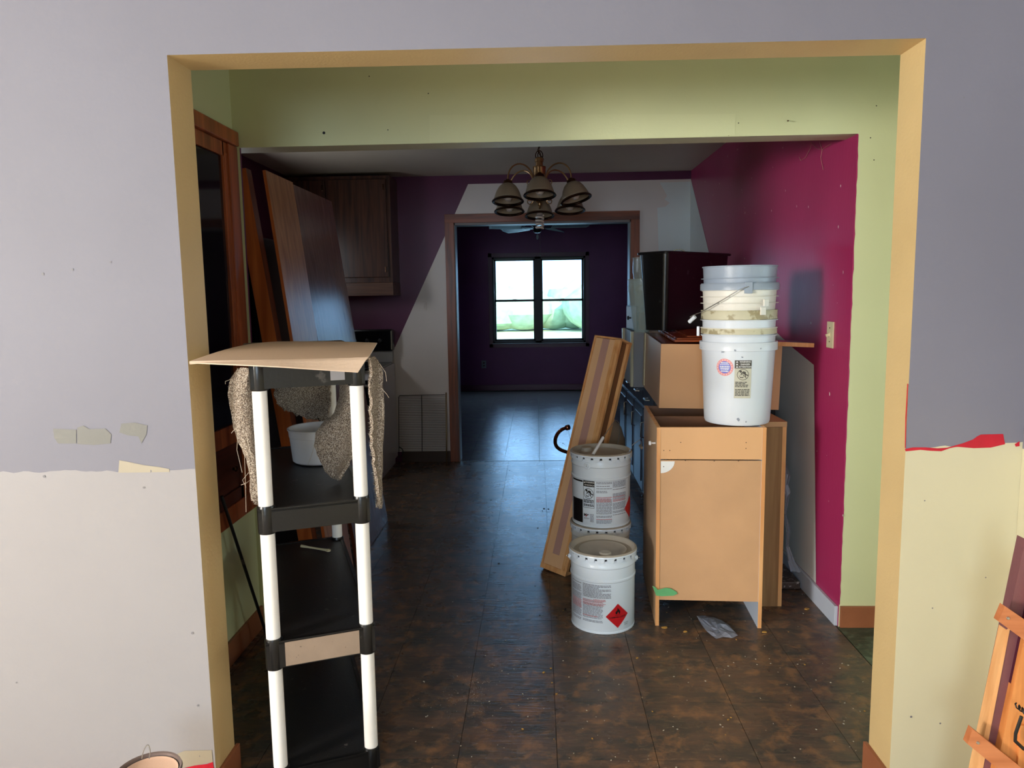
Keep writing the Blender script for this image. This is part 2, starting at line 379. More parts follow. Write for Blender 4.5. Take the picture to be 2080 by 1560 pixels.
def carpet_mat():
    mt, n, b = newmat('grey_brown_carpet_pile'); L = n.links
    g = n.nodes.new('ShaderNodeTexCoord')
    t = n.nodes.new('ShaderNodeTexNoise'); t.inputs['Scale'].default_value = 300; t.inputs['Detail'].default_value = 2
    L.new(g.outputs['Object'], t.inputs['Vector'])
    r = n.nodes.new('ShaderNodeValToRGB'); e = r.color_ramp.elements
    e[0].position = 0.36; e[0].color = lin((92, 80, 72)); e[1].position = 0.62; e[1].color = lin((196, 184, 168))
    x = e.new(0.48); x.color = lin((140, 122, 104))
    L.new(t.outputs[0], r.inputs[0]); L.new(r.outputs[0], b.inputs['Base Color']); b.inputs['Roughness'].default_value = 0.95
    bp = n.nodes.new('ShaderNodeBump'); bp.inputs['Strength'].default_value = 1.0; bp.inputs['Distance'].default_value = 0.004
    L.new(t.outputs[0], bp.inputs['Height']); L.new(bp.outputs[0], b.inputs['Normal']); return mt
M_carpet = carpet_mat()

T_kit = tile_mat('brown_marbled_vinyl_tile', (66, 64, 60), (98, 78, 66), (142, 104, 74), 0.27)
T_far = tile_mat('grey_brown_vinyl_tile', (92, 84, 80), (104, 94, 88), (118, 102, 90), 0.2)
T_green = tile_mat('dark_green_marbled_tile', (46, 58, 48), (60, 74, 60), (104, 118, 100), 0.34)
M_sub = paint('dark_subfloor', (26, 22, 20), 0.8)

# ------------------------------------------------------------------ the rooms
XR = 1.2845; CH = 2.44; XKL = -2.05; Y2 = 3.09; Y2b = 3.21; Y3 = 6.33; Y3b = 6.45; Y4 = 11.1
XHR = 2.7; XHL = -1.24
def yn(x): return 1.957 + 0.015*x          # face of the near wall (it is not quite square)

# near wall with the wide cased opening; front face split into its paint colours
ol, orr, oh = -0.937, 0.978, 2.067; nb = 0.131
fl = MB()
def wav(x, base, amp, sd): return base+amp*(noise.noise(Vector((x*9, sd, 0)))+0.5*noise.noise(Vector((x*31, sd, 3))))
def P2(x, z): return Vector((x, yn(x), z))
xs = [-1.8+(ol+1.8)*i/60 for i in range(61)]; xs = [-5.0]+xs; bl = [P2(x, wav(x, 0.985, 0.012, 1)) for x in xs]
fl.add([P2(-5.0, 0), P2(ol, 0)]+bl[::-1], [tuple(range(len(bl)+2))], 4)
fl.add(bl+[P2(ol, oh), P2(ol, CH), P2(-5.0, CH)], [tuple(range(len(bl)+3))], 0)
xs = [orr+(1.29-orr)*i/24 for i in range(25)]; br = [P2(x, wav(x, 1.018+0.02*(x-orr)/.3, 0.006, 5)) for x in xs]
fl.add([P2(orr, 0), P2(1.29, 0)]+br[::-1], [tuple(range(len(br)+2))], 1)
fl.add(br+[P2(1.29, CH), P2(orr, CH), P2(orr, oh)], [tuple(range(len(br)+3))], 0)
fl.add([P2(ol, oh), P2(orr, oh), P2(orr, CH), P2(ol, CH)], [(0, 1, 2, 3)], 0)
n3 = Vector((0, nb, 0))
fl.add([P2(ol, 0), P2(ol, oh), P2(ol, oh)+n3, P2(ol, 0)+n3], [(0, 1, 2, 3)], 2)
fl.add([P2(orr, 0), P2(orr, oh), P2(orr, oh)+n3, P2(orr, 0)+n3], [(3, 2, 1, 0)], 2)
fl.add([P2(ol, oh), P2(orr, oh), P2(orr, oh)+n3, P2(ol, oh)+n3], [(0, 1, 2, 3)], 2)
for a, b, z0 in ((-5.0, ol, 0), (orr, XHR, 0), (ol, orr, oh)):
    fl.add([P2(a, z0)+n3, P2(b, z0)+n3, P2(b, CH)+n3, P2(a, CH)+n3], [(3, 2, 1, 0)], 3)
wn = struct(fl, 'wall_near', [M_lav, M_cream, M_jamb, M_green, M_creaml])
# paint marks on the near wall, thin layers of their own
def blob(mb, pts, y_of, mi=0, off=0.0012):
    vs = [Vector((x, y_of(x)-off, z)) for x, z in pts]
    mb.add(vs, [tuple(range(len(vs)))], mi)
def pxz(pts, Y=1.957): return [(at(x, y, 'Y', Y).x, at(x, y, 'Y', Y).z) for x, y in pts]
mb = MB()
blob(mb, pxz([(1843, 914), (1860, 911), (1885, 911), (1910, 913), (1930, 912), (1962, 903), (1984, 895), (1992, 889), (2000, 885), (2046, 884), (2048, 895), (2050, 905), (2020, 912), (1985, 913), (1950, 910), (1935, 913), (1918, 919), (1895, 918), (1875, 916), (1845, 919)]), yn)
blob(mb, pxz([(1848, 780), (1850, 782), (1846, 860), (1845, 912), (1843, 912), (1844, 850)]), yn)
blob(mb, pxz([(2070, 905), (2080, 899), (2080, 909), (2072, 910)]), yn)
blob(mb, pxz([(378, 1553), (400, 1548), (425, 1545), (437, 1541), (440, 1560), (440, 1575), (378, 1575)]), yn)
o = mb.build('paint_mark', M_red, wn); o['label'] = 'exposed red undercoat'
mb = MB()
blob(mb, pxz([(166, 866), (178, 862), (190, 869), (222, 868), (234, 880), (232, 898), (200, 901), (166, 899)]), yn)
blob(mb, pxz([(118, 868), (164, 870), (164, 898), (128, 898), (120, 886)]), yn)
blob(mb, pxz([(254, 858), (280, 856), (306, 862), (304, 880), (294, 898), (288, 884), (268, 882), (250, 876)]), yn)
o = mb.build('touch_up_patch', M_patchnear, wn)
mb = MB()
blob(mb, pxz([(250, 932), (262, 934), (300, 942), (330, 946), (350, 950), (350, 956), (248, 957)]), yn)
o = mb.build('touch_up_patch', M_ivory, wn)
mb = MB()
blob(mb, pxz([(366, 1524), (380, 1518), (435, 1517), (437, 1541), (378, 1552), (368, 1545)]), yn)
o = mb.build('touch_up_patch', M_ivory, wn)
mb = MB()
for px, py, s in ((97, 557, 3), (156, 548, 2.5), (232, 533, 2), (312, 954, 3), (299, 987, 2.5), (100, 964, 3), (396, 1281, 3), (407, 1427, 2.5), (410, 1529, 2), (45, 1378, 2), (1856, 1462, 2.5), (1916, 1476, 2), (1884, 1020, 1.5), (1900, 1240, 1.5), (1965, 195, 1.5), (2010, 1178, 1.5)):
    p = at(px, py, 'Y', 1.957); mb.add(disc((p.x, yn(p.x)-0.0012, p.z), (0, -1, 0), s*0.0013, 8), [tuple(range(8))])
o = mb.build('wall_scuffs', paint('grey_scuff', (120, 118, 122), 0.6), wn); o['kind'] = 'stuff'

# side, rear walls and ceiling of the near room (window openings let the daylight in)
mb = MB()
mb.box(-5.1, -5.0, -3.1, -2.75, 0, CH); mb.box(-5.1, -5.0, -1.55, yn(-5), 0, CH)
mb.box(-5.1, -5.0, -2.75, -1.55, 0, 0.85); mb.box(-5.1, -5.0, -2.75, -1.55, 2.15, CH)
struct(mb, 'wall_left', M_cream)
mb = MB()
mb.box(-5.1, -1.2, -3.1, -3.0, 0, CH); mb.box(0.1, 1.39, -3.1, -3.0, 0, CH)
mb.box(-1.2, 0.1, -3.1, -3.0, 0, 0.85); mb.box(-1.2, 0.1, -3.1, -3.0, 2.12, CH)
struct(mb, 'wall_rear', M_cream)
mb = MB(); mb.box(1.285, 1.385, -3.1, yn(1.29)-0.001, 0, 1.02, 0); mb.box(1.285, 1.385, -3.1, yn(1.29)-0.001, 1.02, CH, 1)
struct(mb, 'wall_near_right', [M_cream, M_lav])
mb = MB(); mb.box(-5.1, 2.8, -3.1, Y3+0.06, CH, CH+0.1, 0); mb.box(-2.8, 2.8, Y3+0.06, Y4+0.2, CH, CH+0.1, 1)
struct(mb, 'ceiling', [M_ceil, paint('shaded_far_ceiling', (78, 72, 70), .7)])  # far part: shade under the ceiling is put into a darker colour

# hall: left wall, right end
mb = MB(); mb.box(XHL-0.1, XHL, 2.08, Y2, 0, CH); struct(mb, 'wall_hall_left', M_green)
mb = MB(); mb.box(XHR, XHR+0.1, 1.9, Y2b, 0, CH); struct(mb, 'wall_hall_right', M_green)
# middle wall with the second opening
mb = MB(); xl2 = -1.214; h2 = 2.062
mb.box(XKL, -1.36, Y2, Y2b, 0, CH, 0, faces={3: 1, 5: 1}); mb.box(-1.36, xl2, Y2, Y2+.014, 0, CH, 0, faces={3: 1, 5: 1})
mb.box(XR+0.0, XHR, Y2, Y2b, 0, CH, 0, faces={4: 2, 3: 2})
mb.box(xl2, XR, Y2, Y2b, h2, CH, 0, faces={0: 3, 3: 1}); mb.box(-1.36, xl2, Y2+.014, Y2b, h2, CH, 3)
wm = struct(mb, 'wall_middle', [M_green, M_plum, M_mag, M_soffit])
mb = MB(); blob(mb, [(-0.428, 2.173), (0.773, 2.149), (0.80, 2.15), (0.80, 2.066), (-0.43, 2.066)], lambda x: Y2)
mb.build('touch_up_patch', M_green2, wm)
mb = MB()      # ragged magenta edge on the green face
zz = [2.06-i*1.96/70 for i in range(71)]
blob(mb, [(XR-0.001, 2.06)]+[(XR+0.002+abs(noise.noise(Vector((z*22, 0, 0))))*(0.006+(0.03 if .25 < z < .62 else 0)*abs(noise.noise(Vector((z*90, 4, 0))))), z) for z in zz]+[(XR-0.001, 0.1)], lambda x: Y2, 0, 0.0008)
o = mb.build('paint_mark', M_mag, wm); o['label'] = 'ragged magenta paint edge'
mb = MB()
p = at(658, 270, 'Y', Y2); mb.add(disc((p.x, Y2-0.001, p.z), (0, -1, 0), 0.006, 8), [tuple(range(8))])
for px, py in ((788, 264), (750, 155), (870, 190), (1780, 215), (1768, 280), (1775, 325), (1700, 100), (1500, 250), (1480, 275)):
    p = at(px, py, 'Y', Y2); mb.add(disc((p.x, Y2-0.001, p.z), (0, -1, 0), 0.0025, 6), [tuple(range(6))])
o = mb.build('nail_hole', M_ink, wm); o['kind'] = 'stuff'
p = at(1602, 243, 'Y', Y2)
n_ = MB(); n_.tube([p+Vector((0, 0.01, 0)), p+Vector((-0.012, -0.03, -0.012))], 0.0022, 6); n_.lathe([(0, 0), (0.004, 0), (0.004, 0.002), (0, 0.002)], p+Vector((-0.012, -0.03, -0.012)), 8)
tag(n_.build('nail', M_brassd), 'bent nail sticking out of the green header', 'nail')

# kitchen: right wall, left wall, back wall with the wood-cased opening
mb = MB(); mb.box(XR, XR+0.1, Y2b, Y3, 0, CH)
wr = struct(mb, 'wall_right', M_mag)
def onR(px, py): p = at(px, py, 'X', XR); return p
mb = MB()
pts = [(6.329, 2.37), (5.63, 1.73), (4.106, 1.243), (3.739, 1.154), (3.47, 1.10), (3.41, 0.6), (3.352, 0.09), (6.329, 0.09)]
mb.add([Vector((XR-0.0015, y, z)) for y, z in pts], [tuple(range(len(pts)))])
mb.build('white_paint_area', M_whitecool, wr)
mb = MB()
spots = [(911, 60), (845, 85), (850, 84), (1172, 72), (1100, 212), (949, 290), (928, 343), (612, 316), (670, 412), (630, 465), (645, 468), (716, 330), (877, 375), (880, 395), (898, 505), (900, 540), (975, 545), (1092, 523), (1272, 492), (1357, 497), (1590, 345), (1573, 640), (1608, 968), (775, 133), (682, 576), (778, 563), (1192, 380), (1375, 1335), (1565, 1190), (1535, 1060), (898, 870)]
for sx, sy in spots:
    p = onR(1260+sx/3.546, 280+sy/3.546); r = R.uniform(0.002, 0.006)
    mb.add([Vector((XR-0.0016, p.y+r*0.8*math.cos(a)*R.uniform(.6, 1.2), p.z+r*1.4*math.sin(a)*R.uniform(.6, 1.2))) for a in (0, 1, 2, 3, 4, 5)], [tuple(range(6))])
for px, py, r in ((1686, 801, .012), (1713, 1047, .008), (1680, 925, .004), (1684, 1018, .004), (1660, 916, .004)):
    p = onR(px, py)
    mb.add([Vector((XR-0.0016, p.y+r*0.7*math.cos(a)*R.uniform(.4, 1.2), p.z+r*math.sin(a)*R.uniform(.4, 1.2))) for a in (0, 1, 2, 3, 4, 5)], [tuple(range(6))])
o = mb.build('paint_chips', M_chip, wr); o['kind'] = 'stuff'
mb = MB(); mb.box(XKL-0.1, XKL, Y2b, 4.7, 0, CH); mb.box(XKL-0.1, XKL, 5.1, Y3, 0, CH); mb.box(XKL-0.1, XKL, 4.7, 5.1, 0, 1.52); mb.box(XKL-0.1, XKL, 4.7, 5.1, 1.92, CH); struct(mb, 'wall_kitchen_left', M_plum)  # unseen window opening, added to let extra light into the kitchen
dl, dr, dh = -0.694, 0.788, 2.05
mb = MB()
mb.box(XKL-.1, dl, Y3, Y3b, 0, CH); mb.box(dr, XR+.1, Y3, Y3b, 0, CH); mb.box(dl, dr, Y3, Y3b, dh, CH)
wb = struct(mb, 'wall_back', M_plum)
mb = MB()   # off-white primed area on the back wall
pts = [(-0.567, 2.368), (XR-.001, 2.372), (XR-.001, 0.09), (dr+.02, 0.09), (dr+.02, dh), (dl-.02, dh), (dl-.02, 0.09), (-1.75, 0.09), (-1.218, 1.032)]
mb.add([Vector((x, Y3-0.0015, z)) for x, z in pts], [tuple(range(len(pts)))[::-1]])
mb.build('white_paint_area', M_white, wb)
mb = MB()
pts = [at(*q, 'Y', Y3) for q in ((1340, 371), (1355, 398), (1350, 405), (1360, 412), (1352, 420), (1335, 422), (1338, 520), (1402, 520), (1402, 369))]
mb.add([Vector((p.x, Y3-0.0025, p.z)) for p in pts], [tuple(range(len(pts)))[::-1]])
mb.build('touch_up_patch', M_whitecool, wb)

# wooden casing of the back opening
mb = MB()
mb.box(-0.772, dl, Y3-0.018, Y3, 0, 2.118, bev=0.003); mb.box(dr, 0.862, Y3-0.018, Y3, 0, 2.118, bev=0.003)
struct(mb, 'trim_1', M_trim)
mb = MB(); mb.box(-0.772, 0.862, Y3-0.020, Y3, dh, 2.122, bev=0.003); struct(mb, 'trim_2', M_trimx)
mb = MB()
mb.box(dl, dl+0.008, Y3-0.01, Y3b+0.02, 0, dh); mb.box(dr-0.008, dr, Y3-0.01, Y3b+0.02, 0, dh); mb.box(dl, dr, Y3-0.01, Y3b+0.02, dh-0.018, dh)
struct(mb, 'trim_3', M_sill)  # pale jamb lining: window reflection on the wood put into its colour

# far room
mb = MB(); mb.box(-2.8, -2.7, Y3b, Y4, 0, CH); struct(mb, 'wall_far_left', M_plumfar)
mb = MB(); mb.box(2.7, 2.8, Y3b, Y4, 0, CH); struct(mb, 'wall_far_right', M_plumfar)
mb = MB(); mb.box(-2.8, XKL-.1, Y3, Y3b, 0, CH); mb.box(XR+.1, 2.8, Y3, Y3b, 0, CH); struct(mb, 'wall_far_near_side', M_plum)
wl, wr_, wz0, wz1 = -0.667, 0.717, 0.717, 1.992
mb = MB()
mb.box(-2.8, wl, Y4, Y4+.12, 0, CH); mb.box(wr_, 2.8, Y4, Y4+.12, 0, CH); mb.box(wl, wr_, Y4, Y4+.12, 0, wz0); mb.box(wl, wr_, Y4, Y4+.12, wz1, CH)
wf = struct(mb, 'wall_far', M_plumfar)
win = bpy.data.objects.new('window_1', None); C.objects.link(win); win.location = (0.025, Y4, wz0); win['kind'] = 'structure'
mb = MB(); t = 0.028
mb.box(wl, wl+t, Y4-.02, Y4+.1, wz0, wz1); mb.box(wr_-t, wr_, Y4-.02, Y4+.1, wz0, wz1); mb.box(wl, wr_, Y4-.02, Y4+.1, wz1-t, wz1); mb.box(wl, wr_, Y4-.02, Y4+.1, wz0, wz0+t)
xm = (at(1093, 600, 'Y', Y4)).x; mb.box(xm-0.045, xm+0.045, Y4-.02, Y4+.1, wz0, wz1)
mb.build('window_frame', M_darkframe, win)
zm = at(1093, 610.5, 'Y', Y4).z
for a, b in ((wl+t, xm-.045), (xm+.045, wr_-t)):
    for z0, z1, y in ((wz0+t, zm+.012, Y4+.02), (zm-.012, wz1-t, Y4+.055)):
        mb = MB(); s = 0.024
        mb.box(a, a+s, y, y+.03, z0, z1); mb.box(b-s, b, y, y+.03, z0, z1); mb.box(a, b, y, y+.03, z0, z0+s+.008); mb.box(a, b, y, y+.03, z1-s, z1)
        sash = mb.build('window_sash', M_darkframe, win)
        mb = MB(); mb.box(a+s, b-s, y+.012, y+.016, z0+s, z1-s); mb.build('pane', M_pane, sash)
    mb = MB(); c = (a+b)/2; mb.box(c-.03, c+.03, Y4+.005, Y4+.03, zm+.012, zm+.024, bev=.003); mb.build('sash_lock', M_darkframe, win)
mb = MB(); mb.box(wl-.01, wr_+.01, Y4-.05, Y4, wz0-.012, wz0, bev=.002); mb.build('window_sill', M_sill, win)
mb = MB(); mb.box(wl-.055, wl-.004, Y4-.012, Y4, wz0-.06, wz1+.06); mb.box(wr_+.004, wr_+.055, Y4-.012, Y4, wz0-.06, wz1+.06); mb.box(wl-.055, wr_+.055, Y4-.012, Y4, wz1+.004, wz1+.06); mb.box(wl-.055, wr_+.055, Y4-.012, Y4, wz0-.065, wz0-.014)
mb.build('window_casing', M_plum, win)
# the yard outside
mb = MB(); mb.box(-40, 40, 11.6, 90, -0.6, -0.5); tag(mb.build('lawn', M_grass), 'sunlit lawn outside the far window', 'grass', kind='stuff')
mb = MB()
for i in range(46):
    x = -22+i*1.0+R.uniform(-.3, .3); y = 40+R.uniform(-2, 2); r = R.uniform(1.0, 1.7)
    vs = []; seg = 10
    mb.lathe([(r*math.sin(a)*(1+.1*R.random()), -0.5+r*0.75*(1-math.cos(a))*R.uniform(.9, 1.1)) for a in [PI*k/7 for k in range(8)]], (x, y, 0), 10)
tag(mb.build('hedge', M_leaf), 'pale hedge across the yard beyond the lawn', 'hedge', kind='stuff')

# skirting
def skirt(name, x0, x1, y0, y1, h, m_): mb = MB(); mb.box(x0, x1, y0, y1, 0, h, bev=0.002); struct(mb, name, m_)
skirt('baseboard_hall_left', XHL, XHL+0.012, 2.09, Y2, 0.098, M_base)
skirt('baseboard_hall_right', XR+0.004, XHR, Y2-0.012, Y2, 0.095, M_base)
skirt('baseboard_right', XR-0.014, XR, Y2+0.01, 5.0, 0.088, M_mel)
skirt('baseboard_back_left', -1.2, -0.775, Y3-0.012, Y3, 0.095, M_based)
skirt('baseboard_jamb_left', ol, ol+0.012, yn(ol)-.012, yn(ol)+nb+0.012, 0.096, M_base)
skirt('baseboard_jamb_right', orr-0.012, orr, yn(orr)-.012, yn(orr)+nb+0.012, 0.096, M_base)
skirt('baseboard_near_left', -5.0, ol+.012, yn(-5)-0.012, yn(ol)-.002, 0.085, M_base)
skirt('baseboard_far', -2.7, 2.7, Y4-.012, Y4, 0.09, M_plum)

# ------------------------------------------------------------------ floor: subfloor + vinyl tiles one by one
mb = MB(); mb.box(-5.1, 2.8, -3.1, 1.86, -0.06, -0.0005, 1); mb.box(-5.1, 2.8, 1.86, Y4+.12, -0.06, -0.005)
floor = struct(mb, 'floor', [M_sub, paint('beige_room_carpet', (200, 188, 175), .9, var=.05)])
def tile_mesh(sx, sy, mt):
    mb = MB(); g = 0.0009 if mt is T_kit else 0.0012
    mb.box(-sx/2+g, sx/2-g, -sy/2+g, sy/2-g, -0.0045, 0)
    me = mb.build('floor_tile', mt); d = me.data; bpy.data.objects.remove(me); return d
def put(d, x, y):
    o = bpy.data.objects.new('floor_tile', d); C.objects.link(o); o.location = (x, y, R.uniform(-0.0002, 0.0002)); o.parent = floor
tx, ty = 0.312, 0.331
dk = tile_mesh(tx, ty, T_kit); df = tile_mesh(0.309, 0.309, T_far); dg = tile_mesh(0.30, 0.30, T_green)
x0, y0 = -0.265, 4.805
rest = MB()
def inview(x, y, mg=0.25):
    p = Vector((x, y, 0))-CO; D = p.dot(CD)
    if D < .3: return False
    u = 1040+FPX*p.dot(CR)/D; v = 780-FPX*p.dot(CU)/D
    s = FPX*mg/D
    return -s < u-430 < 1400+s and v < 1560+s
jj0 = math.ceil((1.86-y0)/ty)
for j in range(-9, 6):
    ya, yb = y0+j*ty, y0+(j+1)*ty
    if yb > Y3-.001: yb = Y3-0.001
    if yb-ya < .03: continue
    for i in range(-6, 6):
        xa, xb = x0+i*tx, x0+(i+1)*tx
        if i == 5: continue
        cx, cy = (xa+xb)/2, (ya+yb)/2
        full = yb-ya > ty-.002 and xb < XR+.02
        lim = 1.276
        if full and inview(cx, cy) and xa > XKL-.2 and xb < lim: put(dk, cx, cy)
        else:
            xa2, xb2 = max(xa, XKL), min(xb, lim)
            if xb2-xa2 > .01: rest.box(xa2+.0009, xb2-.0009, max(ya, 1.862)+.0009, yb-.0009, -.0045, 0)
rest.box(1.0, 1.276, 1.862, 1.9, -.0045, 0)
o = rest.build('floor_tile_rest', T_kit, floor); o['kind'] = 'stuff'
for i in range(4):
    for j in range(-1, 4): put(dg, 1.278+.15+i*.30, 1.93+.15+j*.30 if j >= 0 else 1.78)
rest = MB(); xf, yf = -0.304, Y3+0.012
for i in range(-8, 10):
    for j in range(0, 16):
        cx, cy = xf+(i+.5)*.309, yf+(j+.5)*.309
        if abs(cx) > 2.7 or cy > Y4: continue
        if j < 8 and -4 <= i <= 3: put(df, cx, cy)
        else: rest.box(cx-.1536, cx+.1536, cy-.1536, cy+.1536, -.0045, 0)
o = rest.build('floor_tile_rest', T_far, floor); o['kind'] = 'stuff'
mb = MB(); mb.box(dl, dr, Y3-.001, Y3+.011, -.004, .001); struct(mb, 'trim_4', M_based)

# ------------------------------------------------------------------ cased display window / built-in cupboard on the hall's left wall
t = thing('wall_cupboard', (XHL, 2.6, 0.55), 'red-brown oak cased cupboard with dark glass door set in the left hall wall', 'cupboard')
ya, yb = 2.10, 3.075; X = XHL
mb = MB()
mb.box(X, X+.022, 2.985, yb, .56, 2.06, bev=.003); mb.box(X, X+.016, 2.955, 2.99, .62, 2.02, bev=.003); mb.box(X, X+.022, ya, ya+.09, .56, 2.06, bev=.003)
mb.box(X, X+.020, ya, yb, .555, .63, bev=.003); mb.build('casing', M_hutch, t)
mb = MB(); mb.box(X, X+.030, ya-.02, yb+.005, 2.062, 2.12, bev=.006); mb.build('crown', M_hutch, t)
mb = MB()
mb.box(X, X+.014, 2.19, 2.955, 2.005, 2.06); mb.box(X, X+.014, 2.19, 2.955, .87, .945); mb.box(X, X+.014, 2.945, 2.985, .9, 2.06); mb.box(X, X+.014, 2.19, 2.23, .9, 2.06)
d = mb.build('upper_door', M_hutch, t)
mb = MB(); mb.box(X, X+.005, 2.23, 2.945, .945, 2.005); mb.build('pane', M_darkglass, d)
mb = MB()
mb.box(X, X+.014, 2.19, 2.985, .63, .68); mb.box(X, X+.014, 2.19, 2.985, .84, .87); mb.box(X, X+.014, 2.93, 2.985, .63, .87); mb.box(X, X+.014, 2.19, 2.25, .63, .87); mb.box(X, X+.007, 2.25, 2.93, .68, .84)
d = mb.build('lower_door', M_hutchd, t)
mb = MB(); mb.lathe([(0, 0.02), (0.010, 0.018), (0.012, 0.012), (0.006, 0.006), (0.006, 0)], (X+.014, 2.86, .77), 14, M=Matrix.Rotation(PI/2, 4, 'Y')); mb.build('knob', M_brassd, d)
mb = MB(); a = at(450, 1008, 'X', XHL+.03); b = at(545, 1300, 'Z', 0.006)
mb.tube([a, b], 0.0065, 8); mb.lathe([(0, 0), (.009, 0), (.009, .02), (0, .02)], b-Vector((0, 0, .005)), 10)
tag(mb.build('metal_rod', M_black), 'thin black metal rod leaning on the green hall wall under the cupboard', 'rod')

# ------------------------------------------------------------------ white-post shelf unit standing in the opening
FRp, FLp = Vector((-0.529, 2.122, 0)), Vector((-0.778, 2.022, 0))
BRp = Vector((-0.835, 2.925, 0)); BLp = BRp+(FLp-FRp)
sh = thing('shelf_unit', FRp, 'tall narrow shelf unit with black plastic shelves on white tube posts, in the doorway', 'shelf')
ex = (FRp-FLp).normalized(); ey = (BRp-FRp).normalized()
lv = [(0.0, 0.062, 0.03), (0.375, 0.462, 0.022), (0.782, 0.857, 0.03), (1.192, 1.267, 0.03)]
for k, (z0, z1, _) in enumerate(lv):
    mb = MB(); e = 0.022
    q = [FLp-ex*e-ey*e, FRp+ex*e-ey*e, BRp+ex*e+ey*e, BLp-ex*e+ey*e]
    qi = [FLp-ex*(e-.012)-ey*(e-.012), FRp+ex*(e-.012)-ey*(e-.012), BRp+ex*(e-.012)+ey*(e-.012), BLp-ex*(e-.012)+ey*(e-.012)]
    up = Vector((0, 0, 1))
    # deck
    mb.hexa([p+up*(z1-.010) for p in q], [p+up*(z1-.004) for p in q], 0)
    # skirts with a rolled lip
    for a, b, c, d_ in ((q[0], q[1], qi[1], qi[0]), (q[1], q[2], qi[2], qi[1]), (q[2], q[3], qi[3], qi[2]), (q[3], q[0], qi[0], qi[3])):
        zl = z0+.006
        mb.hexa([a+up*zl, b+up*zl, c+up*zl, d_+up*zl], [a+up*(z1), b+up*(z1), c+up*(z1), d_+up*(z1)], 1)
    o_ = mb.build('shelf', [M_shelf, M_shelfe], sh)
    if k == 1:
        mb = MB(); a = FLp+ex*.03-ey*(e+.0012); b = FRp-ex*.025-ey*(e+.0012)
        mb.hexa([a+up*(z0+.009), b+up*(z0+.009), b+up*(z0+.009)+ey*.001, a+up*(z0+.009)+ey*.001], [a+up*(z1-.006), b+up*(z1-.006), b+up*(z1-.006)+ey*.001, a+up*(z1-.006)+ey*.001])
        c_ = mb.build('front_strip', M_shelft, o_); c_['label'] = 'tan dust coating on the front edge'
    if k == 3:
        mb = MB(); a = FRp-ex*.075-ey*(e+.0012); b = FRp-ex*.035-ey*(e+.0012)
        mb.hexa([a+up*(z0+.02), b+up*(z0+.02), b+up*(z0+.02)+ey*.001, a+up*(z0+.02)+ey*.001], [a+up*(z1-.012), b+up*(z1-.012), b+up*(z1-.012)+ey*.001, a+up*(z1-.012)+ey*.001])
        c_ = mb.build('label_remnant', M_patchgrey, o_); c_['label'] = 'torn grey sticker remnant'
    for p in (FLp, FRp, BRp, BLp):
        mb = MB(); mb.lathe([(0, z0), (.024, z0), (.0255, z0+.004), (.0255, z1-.002), (.0235, z1+.006), (.0205, z1+.006)], p, 28)
        mb.build('post_collar', M_shelfe, o_)
for p in (FLp, FRp, BRp, BLp):
    for (a, b) in ((lv[0][1], lv[1][0]), (lv[1][1], lv[2][0]), (lv[2][1], lv[3][0])):
        mb = MB(); mb.lathe([(0, a-.01), (.0205, a-.01), (.0205, b+.012), (0, b+.012)], p, 28); mb.build('post', M_pvc, sh)

# thin board lying on top
c0 = at(385, 738, 'Z', 1.292); c1 = at(560, 695, 'Z', 1.292); c2 = at(766, 698, 'Z', 1.292); c3 = at(748, 725, 'Z', 1.290)
f1 = at(727, 757, 'Y', c3.y-.05); f0 = c0.copy(); fm = at(560, 746, 'Y', 1.80)
rows = []
for i in range(13):
    v = i/12
    row = []
    for j in range(13):
        u = j/12
        A = c1.lerp(c2, u); B = c0.lerp(c3, u)
        p = A.lerp(B, v); p.z += 0.010*math.sin(PI*v)*(1-u) + 0.003*math.sin(3*u+v*2)
        if u == 0: pass
        row.append(p)
    rows.append(row)
for i in range(1, 5):
    v = i/4; row = []
    for j in range(13):
        u = j/12
        B = c0.lerp(c3, u); Fp = (f0.lerp(fm, u/0.48) if u < .48 else fm.lerp(f1, (u-.48)/.52))
        row.append(B.lerp(Fp, v))
    rows.append(row)
mb = MB(); mb.grid(rows, 0, 0.0025, smooth=False)
tag(mb.build('thin_board', M_sheet), 'warped pinkish-tan hardboard sheet lying on top of the shelf unit', 'board')

# carpet remnant draped over the top shelf
def flap(mb, left, right, Y, dy=0.0, fold=0.012, seed=0, nc=12, thick=0.009, n=26, yb=None):
    def samp(pl, s):
        L_ = [0]
        for a, b in zip(pl, pl[1:]): L_.append(L_[-1]+math.hypot(b[0]-a[0], b[1]-a[1]))
        d_ = s*L_[-1]
        for i in range(len(pl)-1):
            if d_ <= L_[i+1] or i == len(pl)-2:
                w = (d_-L_[i])/max(1e-6, L_[i+1]-L_[i]); return (pl[i][0]+(pl[i+1][0]-pl[i][0])*w, pl[i][1]+(pl[i+1][1]-pl[i][1])*w)
    rows = []
    for i in range(n):
        s = i/(n-1); a = samp(left, s); b = samp(right, s); row = []
        for j in range(nc):
            u = j/(nc-1); px = a[0]+(b[0]-a[0])*u; py = a[1]+(b[1]-a[1])*u
            if 0 < i and j in (0, nc-1): px += R.uniform(-2, 2)
            if i == n-1: py += R.uniform(-4, 4)
            y = Y+dy*u + fold*math.sin(u*5.5+s*3+seed)+0.006*noise.noise(Vector((u*4, s*9, seed)))
            if yb is not None: y = y+(yb)*s
            row.append(at(px, py, 'Y', y))
        rows.append(row)
    mb.grid(rows, 0, thick); return rows
cp = MB(); surf = []
surf.append(flap(cp, [(482, 748), (466, 770), (465, 800), (474, 842), (480, 868), (494, 905), (508, 935), (512, 975), (517, 1020)], [(524, 748), (521, 760), (519, 800), (523, 850), (524, 900), (526, 940), (527, 985), (524, 1025)], 2.03, 0.03, 0.014, 1))
